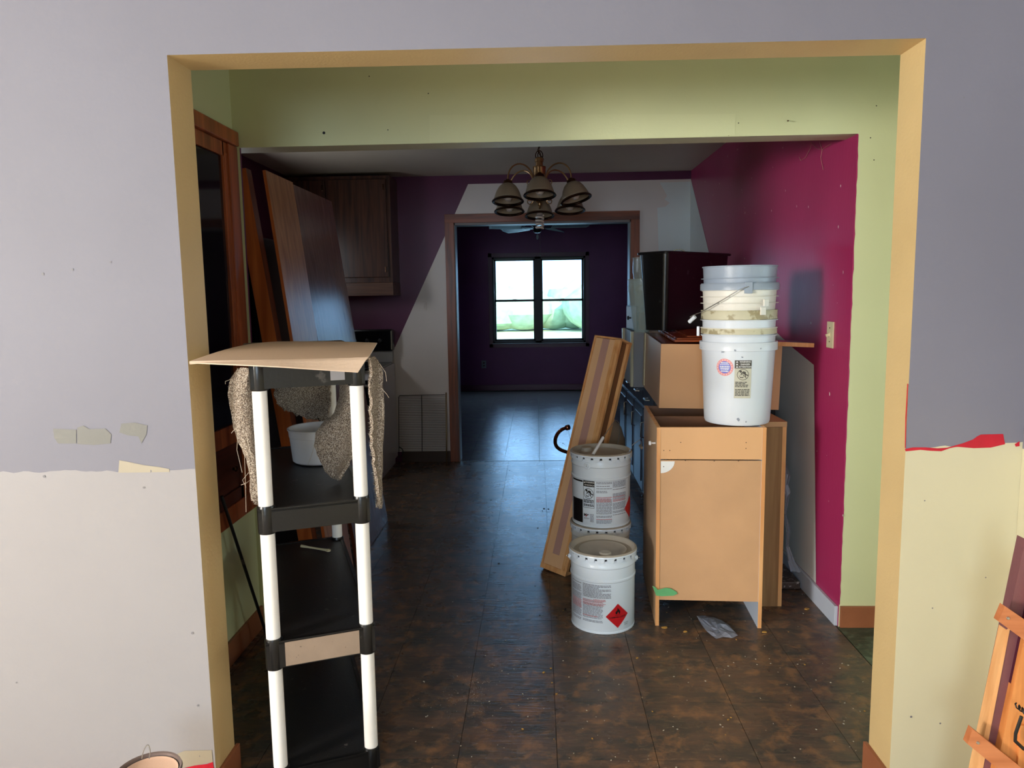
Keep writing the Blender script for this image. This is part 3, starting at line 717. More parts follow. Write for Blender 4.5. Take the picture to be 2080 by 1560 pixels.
surf.append(flap(cp, [(746, 727), (748, 745), (749, 780), (750, 860), (752, 905), (757, 950), (764, 1000), (766, 1025)], [(757, 727), (770, 742), (776, 765), (777, 800), (776, 880), (773, 905), (771, 980), (771, 1031)], 2.13, 0.06, 0.010, 4))
surf.append(flap(cp, [(694, 778), (693, 815), (680, 845), (655, 865), (644, 885), (643, 905), (652, 930), (666, 958), (684, 972)], [(728, 778), (727, 830), (726, 860), (723, 885), (721, 905), (716, 930), (708, 948), (700, 958), (694, 972)], 2.34, -0.08, 0.02, 2, nc=16))
surf.append(flap(cp, [(560, 780), (558, 800), (560, 815), (575, 832)], [(672, 780), (672, 810), (670, 840), (668, 862)], 2.80, 0.04, 0.02, 3, nc=18, n=14))
rows = []                                  # the part lying on the shelf
for i in range(10):
    v = i/9; a = (FLp-ex*.05).lerp(BLp-ex*.05, v*0.95)+Vector((0, 0, 1.2785)); b = (FRp+ex*.045).lerp(BRp+ex*.045, v*.95)+Vector((0, 0, 1.2785))
    rows.append([a.lerp(b, j/9)+Vector((0, 0, 0.003*noise.noise(Vector((i*.7, j*.7, 0))))) for j in range(10)])
cp.grid(rows, 0, 0.008)
car = cp.build('carpet_remnant', M_carpet)
tag(car, 'frayed grey-brown carpet remnant draped over the top of the shelf unit', 'carpet')
# pile and stray threads
pv, pf = [], []
for rows in surf:
    nr, nc = len(rows), len(rows[0])
    for _ in range(2600):
        i = R.uniform(0, nr-1.001); j = R.uniform(0, nc-1.001); a, b = int(i), int(j); u, v = i-a, j-b
        p = rows[a][b]*(1-u)*(1-v)+rows[a+1][b]*u*(1-v)+rows[a][b+1]*(1-u)*v+rows[a+1][b+1]*u*v
        q = (rows[a+1][b]-rows[a][b]).cross(rows[a][b+1]-rows[a][b]).normalized()*R.choice((1, 1, -1))
        if q.y > 0: q = -q*0.6
        d_ = (q+Vector((R.uniform(-1, 1), R.uniform(-1, 1), R.uniform(-1, .6)))*.7).normalized()
        s_ = d_.orthogonal().normalized()*0.0011; h_ = R.uniform(.004, .010)
        k = len(pv); pv += [p-s_, p+s_, p+d_*h_]; pf.append((k, k+1, k+2))
mb = MB(); mb.add(pv, pf); o = mb.build('carpet_pile', M_carpet, car); o['kind'] = 'stuff'
mb = MB()
for (px, py, ex_, ey_, Y) in ((484, 870, 492, 960, 2.0), (496, 905, 500, 1040, 2.0), (470, 770, 458, 780, 2.02), (505, 960, 500, 990, 2.0), (776, 790, 790, 808, 2.13), (772, 740, 785, 775, 2.13), (776, 810, 778, 850, 2.12), (752, 880, 760, 892, 2.13), (500, 880, 512, 930, 2.0), (640, 900, 625, 945, 2.4), (700, 965, 690, 972, 2.3), (490, 860, 470, 880, 2.0), (508, 975, 490, 985, 2.02)):
    a = at(px, py, 'Y', Y); b = at(ex_, ey_, 'Y', Y-.01); c = (a+b)/2+Vector((R.uniform(-.01, .01), -.01, R.uniform(-.005, .005)))
    mb.tube([a, c, b], 0.0006, 4)
o = mb.build('loose_thread', paint('pale_thread', (200, 185, 165), .8), car); o['kind'] = 'stuff'

# white tub on the upper-middle shelf
bc = Vector((-0.795, 2.63, 0.857)); r0 = 0.102; r1 = 0.113; th = 0.122
mb = MB(); mb.lathe([(0, 0), (r0-.006, 0), (r0, .005), (r1-.003, th-.03), (r1-.001, th-.028), (r1-.001, th-.026), (r1, th-.006), (r1+.004, th-.004), (r1+.004, th), (r1, th+.002), (r1-.004, th), (r0-.003, .006), (0, .004)], bc, 48)
tub = mb.build('plastic_tub', M_tubw); tag(tub, 'round white plastic tub on the second shelf down, beside hanging carpet', 'tub')
mb = MB()
for a in (-1.7, -1.55, -1.9): mb.box(-.006, .006, 0, .002, 0, .018, M=Matrix.Translation(bc+Vector((math.cos(a)*(r1-.001), math.sin(a)*(r1-.001), th-.028)))@Matrix.Rotation(a+PI/2, 4, 'Z'))
mb.build('rim_tab', M_tubw, tub)
mb = MB(); a = at(612, 1109, 'Z', .47); b = at(667, 1118, 'Z', .47)
mb.tube([a, a.lerp(b, .3), a.lerp(b, .7), b], [.006, .004, .004, .006], 8); mb.lathe([(0, 0), (.009, 0), (.009, .006), (0, .006)], b-Vector((0, 0, .003)), 12)
tag(mb.build('plastic_clip', M_almond), 'small off-white plastic clip lying on the third shelf down', 'clip')

# ------------------------------------------------------------------ left side of the kitchen
t = thing('refrigerator', (-1.72, 3.9, 0), 'black refrigerator in the dark corner behind the leaning panels', 'refrigerator')
mb = MB(); mb.box(-2.04, -1.42, 3.62, 4.30, 0.02, 1.76, bev=.008); mb.build('body', M_fridge, t)
mb = MB(); mb.box(-1.415, -1.37, 3.63, 4.29, .07, 1.18, bev=.01); mb.build('door', M_fridge, t)
mb = MB(); mb.box(-1.415, -1.37, 3.63, 4.29, 1.19, 1.75, bev=.01); mb.build('door', M_fridge, t)

def leaning(name, yb0, yb1, thick, xb, xt, zt, mats, label, shear=0.0, yoff=0.0):
    """panel leaning towards -X: its broad face looks towards +X"""
    d = Vector((xt-xb, 0, zt)); nrm = Vector((zt, 0, xb-xt)).normalized()
    b = [Vector((xb, yb0, 0))-nrm*thick, Vector((xb, yb0, 0)), Vector((xb, yb1, 0)), Vector((xb, yb1, 0))-nrm*thick]
    lift = Vector((0, 0, 0.0))
    low = min(p.z for p in b); b = [p-Vector((0, 0, low)) for p in b]
    tp = [p+d for p in b]
    mb = MB()
    o_ = len(mb.v); mb.v += [tuple(p) for p in b+tp]
    for f, mi in (((3, 2, 1, 0), 1), ((4, 5, 6, 7), 1), ((0, 1, 5, 4), 1), ((1, 2, 6, 5), 0), ((2, 3, 7, 6), 1), ((3, 0, 4, 7), 2)):
        mb.f.append(tuple(i+o_ for i in f)); mb.mi.append(mi); mb.sm.append(False)
    return tag(mb.build(name, mats), label, 'board')
leaning('tall_board', 3.25, 3.31, 0.066, -1.00, -1.255, 2.0, [M_oakd, M_oako, M_oakd], 'narrow orange oak board, leftmost of the three tall leaning boards')
leaning('tall_board', 3.33, 3.70, 0.014, -.972, -1.198, 2.01, [M_oakl, M_oako, M_oakd], 'light oak board, middle of the three tall leaning boards')
leaning('tall_board', 3.843, 4.625, 0.020, -.985, -1.262, 2.03, [M_oakg, M_oakd, M_oakd], 'wide sheened brown board, rightmost of the three tall leaning boards')
leaning('tall_board', 3.72, 3.80, 0.045, -1.02, -1.265, 2.0, [M_oakd, M_oakd, M_oakd], 'dark narrow board edge between the light and the wide leaning panels')

# stove against the back wall
t = thing('stove', (-1.62, 5.98, 0), 'white stove with black backguard against the back wall', 'stove')
sx0, sx1 = -1.99, -1.232
mb = MB(); mb.box(sx0, sx1, 5.69, 6.31, 0.06, 0.875, bev=.006); mb.box(sx0+.02, sx1-.02, 5.74, 6.29, 0.0, 0.06); mb.build('body', M_stovew, t)
mb = MB(); mb.box(sx0+.01, sx1-.006, 5.66, 6.24, .876, .892, bev=.004); mb.build('cooktop', M_stoveb, t)
mb = MB(); mb.box(sx0+.01, sx1-.01, 5.665, 5.69, .24, .80, bev=.006); dd = mb.build('oven_door', M_stoveb, t)
mb = MB(); mb.tube([(sx0+.06, 5.62, .76), (sx1-.06, 5.62, .76)], .011, 10); mb.tube([(sx0+.06, 5.62, .76), (sx0+.06, 5.67, .76)], .009, 8); mb.tube([(sx1-.06, 5.62, .76), (sx1-.06, 5.67, .76)], .009, 8); mb.build('handle', M_stoveg, dd)
mb = MB(); mb.box(sx0+.01, sx1-.006, 6.24, 6.31, .876, .985, bev=.004); mb.build('backguard_riser', M_stoveg, t)
mb = MB(); mb.box(sx0+.005, sx1+.004, 6.215, 6.31, .985, 1.17, bev=.014); bgd = mb.build('backguard', M_stoveb, t)
for k in range(4):
    mb = MB(); mb.lathe([(0, .022), (.016, .02), (.019, 0), (0, 0)], (sx1-.10-k*.11, 6.215, 1.075), 18, M=Matrix.Rotation(PI/2, 4, 'X')); mb.build('knob', M_black, bgd)
for cx, cy, r in ((-1.42, 5.83, .09), (-1.80, 5.83, .075), (-1.42, 6.08, .075), (-1.80, 6.08, .09)):
    mb = MB(); mb.tube([(cx+r*(1-q/62)*math.cos(q*.35), cy+r*(1-q/62)*math.sin(q*.35), .897) for q in range(56)], .004, 6); mb.build('burner_coil', M_black, t)

# wall cupboard over the stove
t = thing('wall_cabinet', (-1.6, 6.16, 1.45), 'dark walnut wall cabinet hanging above the stove', 'cabinet')
mb = MB(); mb.box(-2.04, -1.168, 6.02, 6.325, 1.56, 2.405); mb.build('body', M_walnut, t)
for a, b in ((-2.03, -1.69), (-1.665, -1.20)):
    mb = MB(); mb.box(a, b, 6.0, 6.018, 1.60, 2.375, bev=.004); d = mb.build('door', M_walnut, t)
    pieces('hinge', M_brassd, d, None, ((b-.022, b-.012, 5.99, 6.0, 2.29, 2.335), (b-.022, b-.012, 5.99, 6.0, 1.64, 1.685)), .002)
mb = MB(); mb.box(-2.04, -1.165, 6.0, 6.02, 1.452, 1.558, bev=.003); mb.box(-1.185, -1.165, 6.02, 6.325, 1.452, 1.558); mb.build('valance', M_walnut2, t)

# oven rack on edge
t = thing('oven_rack', (-1.0, 6.2, 0), 'dark wire oven rack standing on edge left of the wood-cased doorway', 'rack')
a0, a1 = -1.20, -0.79; yA, yB = 6.17, 6.26
def rk(x, z): return Vector((x, yA+(yB-yA)*z/.6, z))
mb = MB()
for k in range(33): z = .135+k*.0145; mb.tube([rk(a0, z), rk(a1, z)], .0016, 5)
o_ = mb.build('rack_wires', M_rack, t); o_['kind'] = 'stuff'
mb = MB(); mb.tube([rk(a0, .0), rk(a0, .585), rk(a0+.01, .597), rk(a1-.01, .60)], .003, 6); mb.build('rack_frame', M_rack, t)
mb = MB(); xm_ = -1.0; mb.tube([rk(xm_, .12), rk(xm_, .60)], .003, 6); mb.build('cross_wire', M_rack, t)
mb = MB(); mb.tube([rk(a1, 0), rk(a1, .62)], .0055, 8); o_ = mb.build('side_rail', M_rackb, t); o_['label'] = 'brass-coloured edge rail'
mb = MB(); mb.tube([Vector((-1.19+.035*math.sin(a), 6.14, .13+.04*math.cos(a))) for a in [k*PI/12 for k in range(0, 14)]], .004, 6)
tag(mb.build('hose_loop', M_black), 'small black hose loop beside the stove at the rack', 'hose')

# phone jack / switch on the white part of the back wall and other plates
def plate(name, c, w, h, nrm, label, m_, kind):
    t = thing(name, c, label, 'wall plate'); c = Vector(c)
    if nrm == 'Y': M = Matrix.Translation(c)
    else: M = Matrix.Translation(c)@Matrix.Rotation(-PI/2, 4, 'Z')
    mb = MB(); mb.box(-w/2, w/2, -.006, 0, -h/2, h/2, M=M, bev=.002); mb.build('plate', m_, t)
    if kind == 'toggle':
        mb = MB(); mb.box(-.005, .005, -.008, -.005, -.012, .012, M=M); mb.box(-.004, .004, -.022, -.006, -.002, .010, M=M@Matrix.Rotation(.35, 4, 'X')); mb.build('toggle', m_, t)
        mb = MB()
        for z in (-.03, .03): mb = MB(); mb.lathe([(0, .0075), (.003, .007), (.003, .005)], (0, 0, 0), 8, M=M@Matrix.Translation((0, 0, z))@Matrix.Rotation(PI/2, 4, 'X')); mb.build('screw', M_brassd, t)
    elif kind == 'outlet':
        for z in (-.02, .02): mb = MB(); mb.box(-.012, .012, -.008, -.005, z-.011, z+.011, M=M, bev=.002); mb.build('socket', M_based, t)
    else:
        mb = MB(); mb.box(-w*.32, w*.32, -.012, -.006, -h*.3, h*.3, M=M, bev=.002); mb.build('cover', m_, t)
p = at(858, 622, 'Y', Y3); plate('wall_box', (p.x, Y3-.002, p.z), .065, .075, 'Y', 'small square off-white box on the white back wall left of the doorway', M_white, 'box')
p = at(1688, 680, 'X', XR); plate('light_switch', (XR, p.y, p.z), .07, .115, 'X', 'almond toggle light switch on the magenta right wall', M_almond, 'toggle')
p = at(983, 740, 'Y', Y4); plate('electrical_outlet', (p.x, Y4-.001, p.z), .07, .115, 'Y', 'electrical outlet low on the far plum wall left of the window', M_inkgrey, 'outlet')

# ------------------------------------------------------------------ chandelier
ch = thing('chandelier', (0.02, 4.7, 2.2), 'six-arm brass chandelier with beige bell shades hanging from the kitchen ceiling', 'chandelier')
cx, cy = 0.022, 4.7
def zc(py): return 2.332-(py-303)*.00291
mb = MB()
for k in range(5):
    z = 2.425-k*.032; rot = k*PI/2
    mb.tube([Vector((cx+(0.009*math.cos(a)*math.cos(rot)), cy+.009*math.cos(a)*math.sin(rot), z+.02*math.sin(a))) for a in [q*PI/6 for q in range(12)]], .0025, 6, closed=True)
mb.tube([Vector((cx+.02*math.sin(k*.9)+.012, cy, 2.43-k*.02)) for k in range(9)], .003, 6); mb.build('chain', M_brassd, ch)
mb = MB(); mb.tube([(cx+.022*math.cos(a), cy, zc(316)+.03*math.sin(a)) for a in [q*PI/8 for q in range(16)]], .003, 6, closed=True); mb.build('top_loop', M_brassd, ch)
z = zc
mb = MB()
mb.lathe([(0, z(319)), (.018, z(320)), (.027, z(323)), (.027, z(329)), (.022, z(330)), (.023, z(337)), (.030, z(338)), (.040, z(339)), (.041, z(341)), (.039, z(343)), (.039, z(357)), (.034, z(359)), (.036, z(361)), (.030, z(364)), (.032, z(366)), (.024, z(370)), (.020, z(392)), (.026, z(396)), (.034, z(402)), (.033, z(408)), (.022, z(412)), (.012, z(415)), (.012, z(419)), (.006, z(421)), (.008, z(424)), (0, z(428))], (cx, cy, 0), 28)
mb.build('stem', M_brass, ch)
tilt = Matrix.Translation((cx, cy, 2.1))@Matrix.Rotation(-math.radians(9.5), 4, 'X')@Matrix.Translation((-cx, -cy, -2.1))
def bell(mb_, rt, rb, h):
    return [(rt, 0), (.036, -.004), (.052, -.018), (.066, -.040), (.076, -.064), (.083, -.086), (.088, -.104)]
for k in range(6):
    a = -PI/2+k*PI/3; Rr = .222; dx, dy = math.cos(a), math.sin(a)
    top = 2.098; hub = 2.115
    extra = Matrix.Identity(4)
    sc = Vector((cx+dx*Rr, cy+dy*Rr, top))
    if k == 1: extra = Matrix.Translation(sc)@Matrix.Rotation(math.radians(-14), 4, 'Y')@Matrix.Translation(-sc)
    M = tilt@extra
    # arm
    pts = []
    for q in range(15):
        w = q/14; ang = PI*w; rr = .045+(Rr-.045)*(1-math.cos(ang))/2; zz_ = hub+.02*(1-w)+.105*math.sin(ang)**.9 if q not in (0, 14) else hub+.02*(1-w)
        pts.append(tilt@Vector((cx+dx*rr, cy+dy*rr, zz_)))
    mb = MB(); mb.tube(pts, .0048, 8)
    lo = [tilt@Vector((cx+dx*r_, cy+dy*r_, z_)) for r_, z_ in ((.028, 2.03), (.042, 2.06), (.045, 2.10), (.045, 2.15))]; mb.tube(lo, .0045, 8)
    for zz0, sgn in ((2.118, 1), (2.03, -1)):
        sp = [tilt@Vector((cx+dx*(.072+r_*math.cos(t_)), cy+dy*(.072+r_*math.cos(t_)), zz0+sgn*r_*math.sin(t_))) for t_, r_ in [(PI-q*.42, .026-q*.0014) for q in range(14)]]
        mb.tube(sp, .003, 6)
    arm = mb.build('arm', M_brass, ch)
    mb = MB(); mb.lathe([(0, .022), (.012, .022), (.014, .016), (.026, .012), (.028, 0), (.026, -.012), (.03, -.014), (.024, -.02), (0, -.02)], sc, 22); mb.v = [tuple(M@Vector(v)) for v in mb.v]
    mb.build('socket_cup', M_brassd, arm)
    prof = bell(mb, .026, .098, .108)
    mb = MB(); mb.lathe([(r_, z_-.004) for r_, z_ in prof], sc, 40); mb.v = [tuple(M@Vector(v)) for v in mb.v]
    sd = mb.build('lamp_shade', M_shade, ch)
    md = sd.modifiers.new('thick', 'SOLIDIFY'); md.thickness = .003
    mb = MB(); mb.lathe([(.084, -.104), (.089, -.102), (.094, -.107), (.098, -.114), (.094, -.118), (.083, -.115), (.082, -.109), (.084, -.104)], sc, 40); mb.v = [tuple(M@Vector(v)) for v in mb.v]
    mb.build('shade_rim', M_brassd, sd)
    if k == 3:
        mb = MB(); c = sc+Vector((0, 0, -.155))
        mb.tube([M@(c+Vector((.024*math.cos(q*.45), .024*math.sin(q*.45), .045-q*.0016))) for q in range(56)], .0062, 8)
        mb.tube([M@(c+Vector((0, 0, .05))), M@(c+Vector((0, 0, .09)))], .02, 14); bl_ = mb.build('spiral_bulb', M_cfl, sd)
    else:
        mb = MB(); mb.lathe([(0, -.112), (.016, -.107), (.026, -.094), (.029, -.08), (.022, -.06), (.013, -.045), (.013, -.02)], sc, 20); mb.v = [tuple(M@Vector(v)) for v in mb.v]; mb.build('bulb', M_cfl, sd)

# ------------------------------------------------------------------ ceiling fan of the far room
fx, fy = 0.01, 8.8
fn = thing('ceiling_fan', (fx, fy, CH), 'dark ceiling fan with pale-rimmed blades in the far room', 'ceiling fan')
mb = MB(); mb.lathe([(0, CH), (.06, CH), (.05, CH-.04), (.02, CH-.05), (.02, 2.34), (.07, 2.33), (.085, 2.30), (.085, 2.245), (.06, 2.225), (.045, 2.215), (.045, 2.17), (.03, 2.155), (0, 2.15)], (fx, fy, 0), 24); mb.build('motor', M_fanmet, fn)
for k in range(5):
    a = math.radians((-10, 62, 134, 206, 250+28)[k]); M = Matrix.Translation((fx, fy, 2.215))@Matrix.Rotation(a, 4, 'Z')@Matrix.Rotation(math.radians(19), 4, 'X')
    mb = MB(); out_ = [(.17, -.05), (.40, -.068), (.58, -.07), (.61, 0), (.58, .07), (.40, .068), (.17, .05)]
    mb.prism([M@Vector((x, y, 0)) for x, y in out_], M.to_3x3()@Vector((0, 0, .008)))
    bl_ = mb.build('fan_blade', M_fanblade, fn)
    mb = MB(); mb.prism([M@Vector((x, y, -.0015)) for x, y in [(.19, -.036), (.40, -.052), (.55, -.054), (.575, 0), (.55, .054), (.40, .052), (.19, .036)]], M.to_3x3()@Vector((0, 0, .0015))); mb.build('blade_insert', M_fanin, bl_)
    mb = MB(); mb.box(.07, .20, -.018, .018, -.006, .002, M=M); mb.build('blade_bracket', M_fanmet, fn)
mb = MB(); mb.lathe([(0, 2.075), (.012, 2.085), (.018, 2.11), (.012, 2.135), (.012, 2.152)], (fx, fy, 0), 16); mb.build('bulb', M_clear, fn)
mb = MB(); mb.tube([(fx+.12*.0+.03, fy-.03, 2.16), (fx+.032, fy-.03, 1.90)], .0012, 5); mb.lathe([(0, 0), (.005, .004), (.005, .015), (0, .02)], (fx+.032, fy-.03, 1.885), 8); mb.build('pull_chain', M_wire, fn)

# ------------------------------------------------------------------ base cabinet turned back to front
bcb = thing('base_cabinet', (0.72, 3.1, 0), 'topless tan base cabinet, back towards the doorway, carrying the white bucket stack', 'cabinet')
x0, x1, yf_, yk, hz = 0.500, 0.952, 3.092, 3.72, 0.879; th = .016
Mc = Matrix.Translation((0.5, 3.1, 0))@Matrix.Rotation(math.radians(-3.2), 4, 'Z')
w_, dp = .452, .62
mb = MB(); mb.box(0, th, 0, dp, 0, hz, 0, M=Mc, faces={2: 1, 5: 2, 1: 1}); mb.build('side_panel', [M_tanpale, M_tanedge, M_mel], bcb)
mb = MB(); mb.box(w_-th, w_, 0, dp, 0, hz, 0, M=Mc, faces={2: 1, 4: 2, 1: 1}); mb.build('side_panel', [M_tanpale, M_tanedge, M_mel], bcb)
mb = MB(); mb.box(th, w_-th, 0.002, .014, .742, hz, 0, M=Mc, faces={1: 1}); mb.build('top_rail', [M_tan, M_tanedge], bcb)
mb = MB(); mb.box(th*.6, w_-th, .004, .010, .117, .737, 0, M=Mc); bp_ = mb.build('back_panel', M_mdf, bcb)
pieces('cross_board', M_inner, bcb, Mc, ((th, w_-th, dp-.02, dp, .78, hz), (th, w_-th, .012, dp, .117, .13), (th, w_-th, dp*.55, dp*.57, .76, hz-.01)))
mb = MB(); q = [Vector((.018+0.0, .0025, .733))]+[Vector((.018+.058*math.cos(a), .0025, .733-.052*math.sin(a))) for a in [k*PI/2/8 for k in range(9)]]
mb.add([Mc@v for v in q], [tuple(range(len(q)))]); s_ = mb.build('white_sticker', M_inkwhite, bp_)
mb = MB(); tp_ = [(1325, 1190), (1332, 1193), (1336, 1198), (1352, 1194), (1362, 1195), (1374, 1202), (1376, 1206), (1368, 1210), (1345, 1211), (1333, 1210), (1330, 1202)]
pp = [at(x, y, 'Y', 3.092) for x, y in tp_]; mb.add(pp, [tuple(range(len(pp)))]); mb.build('masking_tape', M_tape, bcb)
mb = MB(); mb.lathe([(0, .03), (.009, .028), (.010, .02), (.004, .016), (.004, 0)], Mc@Vector((0, .06, .80)), 12, M=Matrix.Rotation(-PI/2, 4, 'Y')); mb.build('plastic_peg', M_tubw, bcb)
mb = MB()
for (u, v) in ((.10, .815), (.37, .815), (.055, .78), (.37, .79), (.03, .78), (.03, .71), (.24, .735), (.12, .737), (.34, .736)): mb.add([Mc@p for p in disc((u, .0015, v), (0, -1, 0), .0022, 6)], [tuple(range(6))])
o_ = mb.build('screw_hole', M_based, bcb); o_['kind'] = 'stuff'

# wall cabinet lying on its back on top of the base units
wc = thing('lying_cabinet', (0.87, 3.9, .88), 'tan wall cabinet lying on its back across the base cabinets, bin on top', 'cabinet')
Mw = Matrix.Translation((0.582, 3.55, .892))@Matrix.Rotation(math.radians(1.2), 4, 'Y')@Matrix.Rotation(math.radians(-2), 4, 'Z')@Matrix.Rotation(math.radians(1.6), 4, 'X')
wv, wd, wh = .565, .76, .31
mb = MB(); mb.box(0, wv, 0, .014, 0, wh, 0, M=Mw, faces={1: 1}); mb.build('end_panel', [M_tan, M_tanedge], wc)
mb = MB(); mb.box(0, .014, .014, wd, 0, wh, 0, M=Mw, faces={1: 1}); mb.build('side_panel', [M_tanpale, M_oakd], wc)
mb = MB(); mb.box(wv-.014, wv, .014, wd, 0, wh, 0, M=Mw); mb.build('side_panel', M_tanpale, wc)
mb = MB(); mb.box(.014, wv-.014, wd-.014, wd, 0, wh, 0, M=Mw); mb.build('end_panel', M_tanpale, wc)
mb = MB(); mb.box(.014, wv-.014, .014, wd-.014, wh-.012, wh-.002, 0, M=Mw); mb.build('back_panel', M_doorw, wc)
mb = MB(); mb.box(-.004, .0, wd-.10, wd-.055, .01, wh, M=Mw); mb.build('edge_strip', M_almond, wc)['label'] = 'cream edge strip with screw holes'
# second cabinet behind it
w2 = thing('lying_cabinet', (0.87, 4.7, .88), 'grey-white cabinet carcass lying just behind the tan lying cabinet', 'cabinet')
mb = MB(); mb.box(.57, 1.2, 4.40, 4.42, .885, 1.215); mb.box(.57, .585, 4.42, 4.95, .885, 1.215); mb.box(1.185, 1.2, 4.42, 4.95, .885, 1.215); mb.box(.585, 1.185, 4.93, 4.95, .885, 1.215); mb.box(.585, 1.185, 4.42, 4.93, 1.20, 1.215); mb.build('carcass', M_patchgrey, w2)
pieces('edge_strip', M_almond, w2, None, ((.556, .57, 4.42, 4.47, .885, 1.215), (.556, .57, 4.86, 4.91, .885, 1.215)))

# dark base cabinets along the right wall
dk_ = thing('kitchen_base_cabinets', (0.98, 5.0, 0), 'near-black glossy base cabinets along the right wall behind the tan ones', 'cabinet')
mb = MB(); mb.box(.715, XR-.02, 3.95, 6.28, .09, .868); mb.box(.77, XR-.02, 3.95, 6.28, 0, .09); mb.build('body', M_blackcab, dk_)
mb = MB(); mb.box(.695, XR-.016, 3.94, 6.29, .868, .882, bev=.003); mb.build('top_edge', M_blackcab, dk_)
for k in range(5):
    a = 3.97+k*.462; b = a+.44
    mb = MB(); mb.box(.695, .715, a, b, .70, .85, bev=.005); d = mb.build('drawer', M_blackcab, dk_)
    mb = MB(); mb.tube([(.695, (a+b)/2-.05, .775), (.672, (a+b)/2-.045, .775), (.672, (a+b)/2+.045, .775), (.695, (a+b)/2+.05, .775)], .005, 8); mb.build('handle', M_steel, d)
    mb = MB(); mb.box(.695, .715, a, b, .11, .68, bev=.005); mb.box(.690, .697, a+.06, b-.06, .17, .62, bev=.004); d = mb.build('door', M_blackcab, dk_)
    mb = MB(); mb.tube([(.695, b-.05, .60), (.672, b-.05, .595), (.672, b-.05, .50), (.695, b-.05, .495)], .005, 8); mb.build('handle', M_steel, d)

# cabinet doors lying on top
def cabdoor(name, Mx, w, d, label):
    t = thing(name, Mx.translation, label, 'cabinet door')
    mb = MB(); mb.box(0, w, 0, d, 0, .012, M=Mx, bev=.002); mb.box(.012, w-.012, .012, d-.012, .012, .019, M=Mx, bev=.005); mb.build('slab', M_doorw, t)
    mb = MB(); mb.box(.07, w-.07, .07, d-.07, .019, .024, M=Mx, bev=.004); mb.build('raised_panel', M_doorw, t); return t
cabdoor('cabinet_door', Matrix.Translation((.660, 3.585, 1.206))@Matrix.Rotation(math.radians(-2), 4, 'Z')@Matrix.Rotation(math.radians(1.6), 4, 'X'), .40, .66, 'reddish wood cabinet door with a stepped edge lying flat under the black bin')
mb = MB(); Mx = Matrix.Translation((.86, 3.40, 1.178))@Matrix.Rotation(math.radians(-4), 4, 'Z')
mb.box(0, .385, 0, .165, 0, .019, 0, M=Matrix.Translation((.870, 3.405, 1.207))@Matrix.Rotation(math.radians(3), 4, 'Y')@Matrix.Rotation(math.radians(-1), 4, 'Z'), faces={2: 1})
tag(mb.build('shelf_board', [M_doorw, M_tanedge]), 'orange-edged shelf board sticking out right behind the bucket stack', 'board')

# black bin
bn = thing('waste_bin', (.85, 4.1, 1.24), 'tall black rectangular plastic waste bin on top of the stacked cabinets', 'bin')
nrt = Vector((.672, 3.90, 0)); dlg = Vector((.72, .695, 0)).normalized(); dsh = Vector((-.695, .72, 0)).normalized()
def ring(off, z, r=.03, L1=.60, L2=.185):
    ctr = nrt+dlg*.60/2+dsh*.185/2; pts = []
    a_, b_ = L1/2-off, L2/2-off
    for sx, sy, st in ((1, -1, -PI/2), (1, 1, 0), (-1, 1, PI/2), (-1, -1, PI)):
        for k in range(6):
            an = st+k*PI/10; pts.append(ctr+dlg*(sx*(a_-r)+r*math.cos(an))+dsh*(sy*(b_-r)+r*math.sin(an))+Vector((0, 0, z)))
    return pts
def loft(mb_, rings, cap0=True, cap1=False):
    n = len(rings[0]); vs = [p for r_ in rings for p in r_]
    fs = [(i*n+k, i*n+(k+1) % n, (i+1)*n+(k+1) % n, (i+1)*n+k) for i in range(len(rings)-1) for k in range(n)]
    if cap0: fs.append(tuple(range(n))[::-1])
    if cap1: fs.append(tuple(range((len(rings)-1)*n, len(rings)*n)))
    mb_.add(vs, fs, 0, True)
zb = 1.246; zt = 1.655
mb = MB(); loft(mb, [ring(.022, zb), ring(.0, zt), ring(.003, zt), ring(.025, zb+.004)], True, True); mb.build('body', M_binblack, bn)
mb = MB(); loft(mb, [ring(-.001, zt-.010), ring(-.010, zt-.010), ring(-.012, zt), ring(-.006, zt+.004), ring(.003, zt+.003), ring(.003, zt-.010)], False); mb.build('rim', M_black, bn)
mb = MB(); c = at(1378, 515, 'Y', 4.08); mb.tube([c+Vector((.035*math.cos(a), 0, .0+.022*math.sin(a))) for a in [k*PI/10 for k in range(11)]], .003, 6)
tag(mb.build('wire_loop', M_steel), 'thin metal wire loop poking over the rim of the black bin', 'wire')

# clear plastic tubs left of the bin
def cup(name, c, r0, r1, h, mt, label):
    mb = MB(); mb.lathe([(0, 0), (r0, 0), (r0+.002, .004), (r1*.97, h*.78), (r1*.97+.004, h*.79), (r1, h*.99), (r1+.006, h), (r1+.006, h+.003), (r1-.002, h+.003), (r1*.95, h*.79), (r0-.002, .006), (0, .006)], c, 36)
    return tag(mb.build(name, mt), label, 'container')
cup('clear_tub', (.592, 4.24, 1.219), .042, .078, .30, M_clear, 'clear tapered plastic tub standing left of the black bin')
cup('clear_tub', (.705, 4.83, 1.2155), .06, .088, .45, M_clear, 'taller clear plastic container behind the other tub left of the bin')
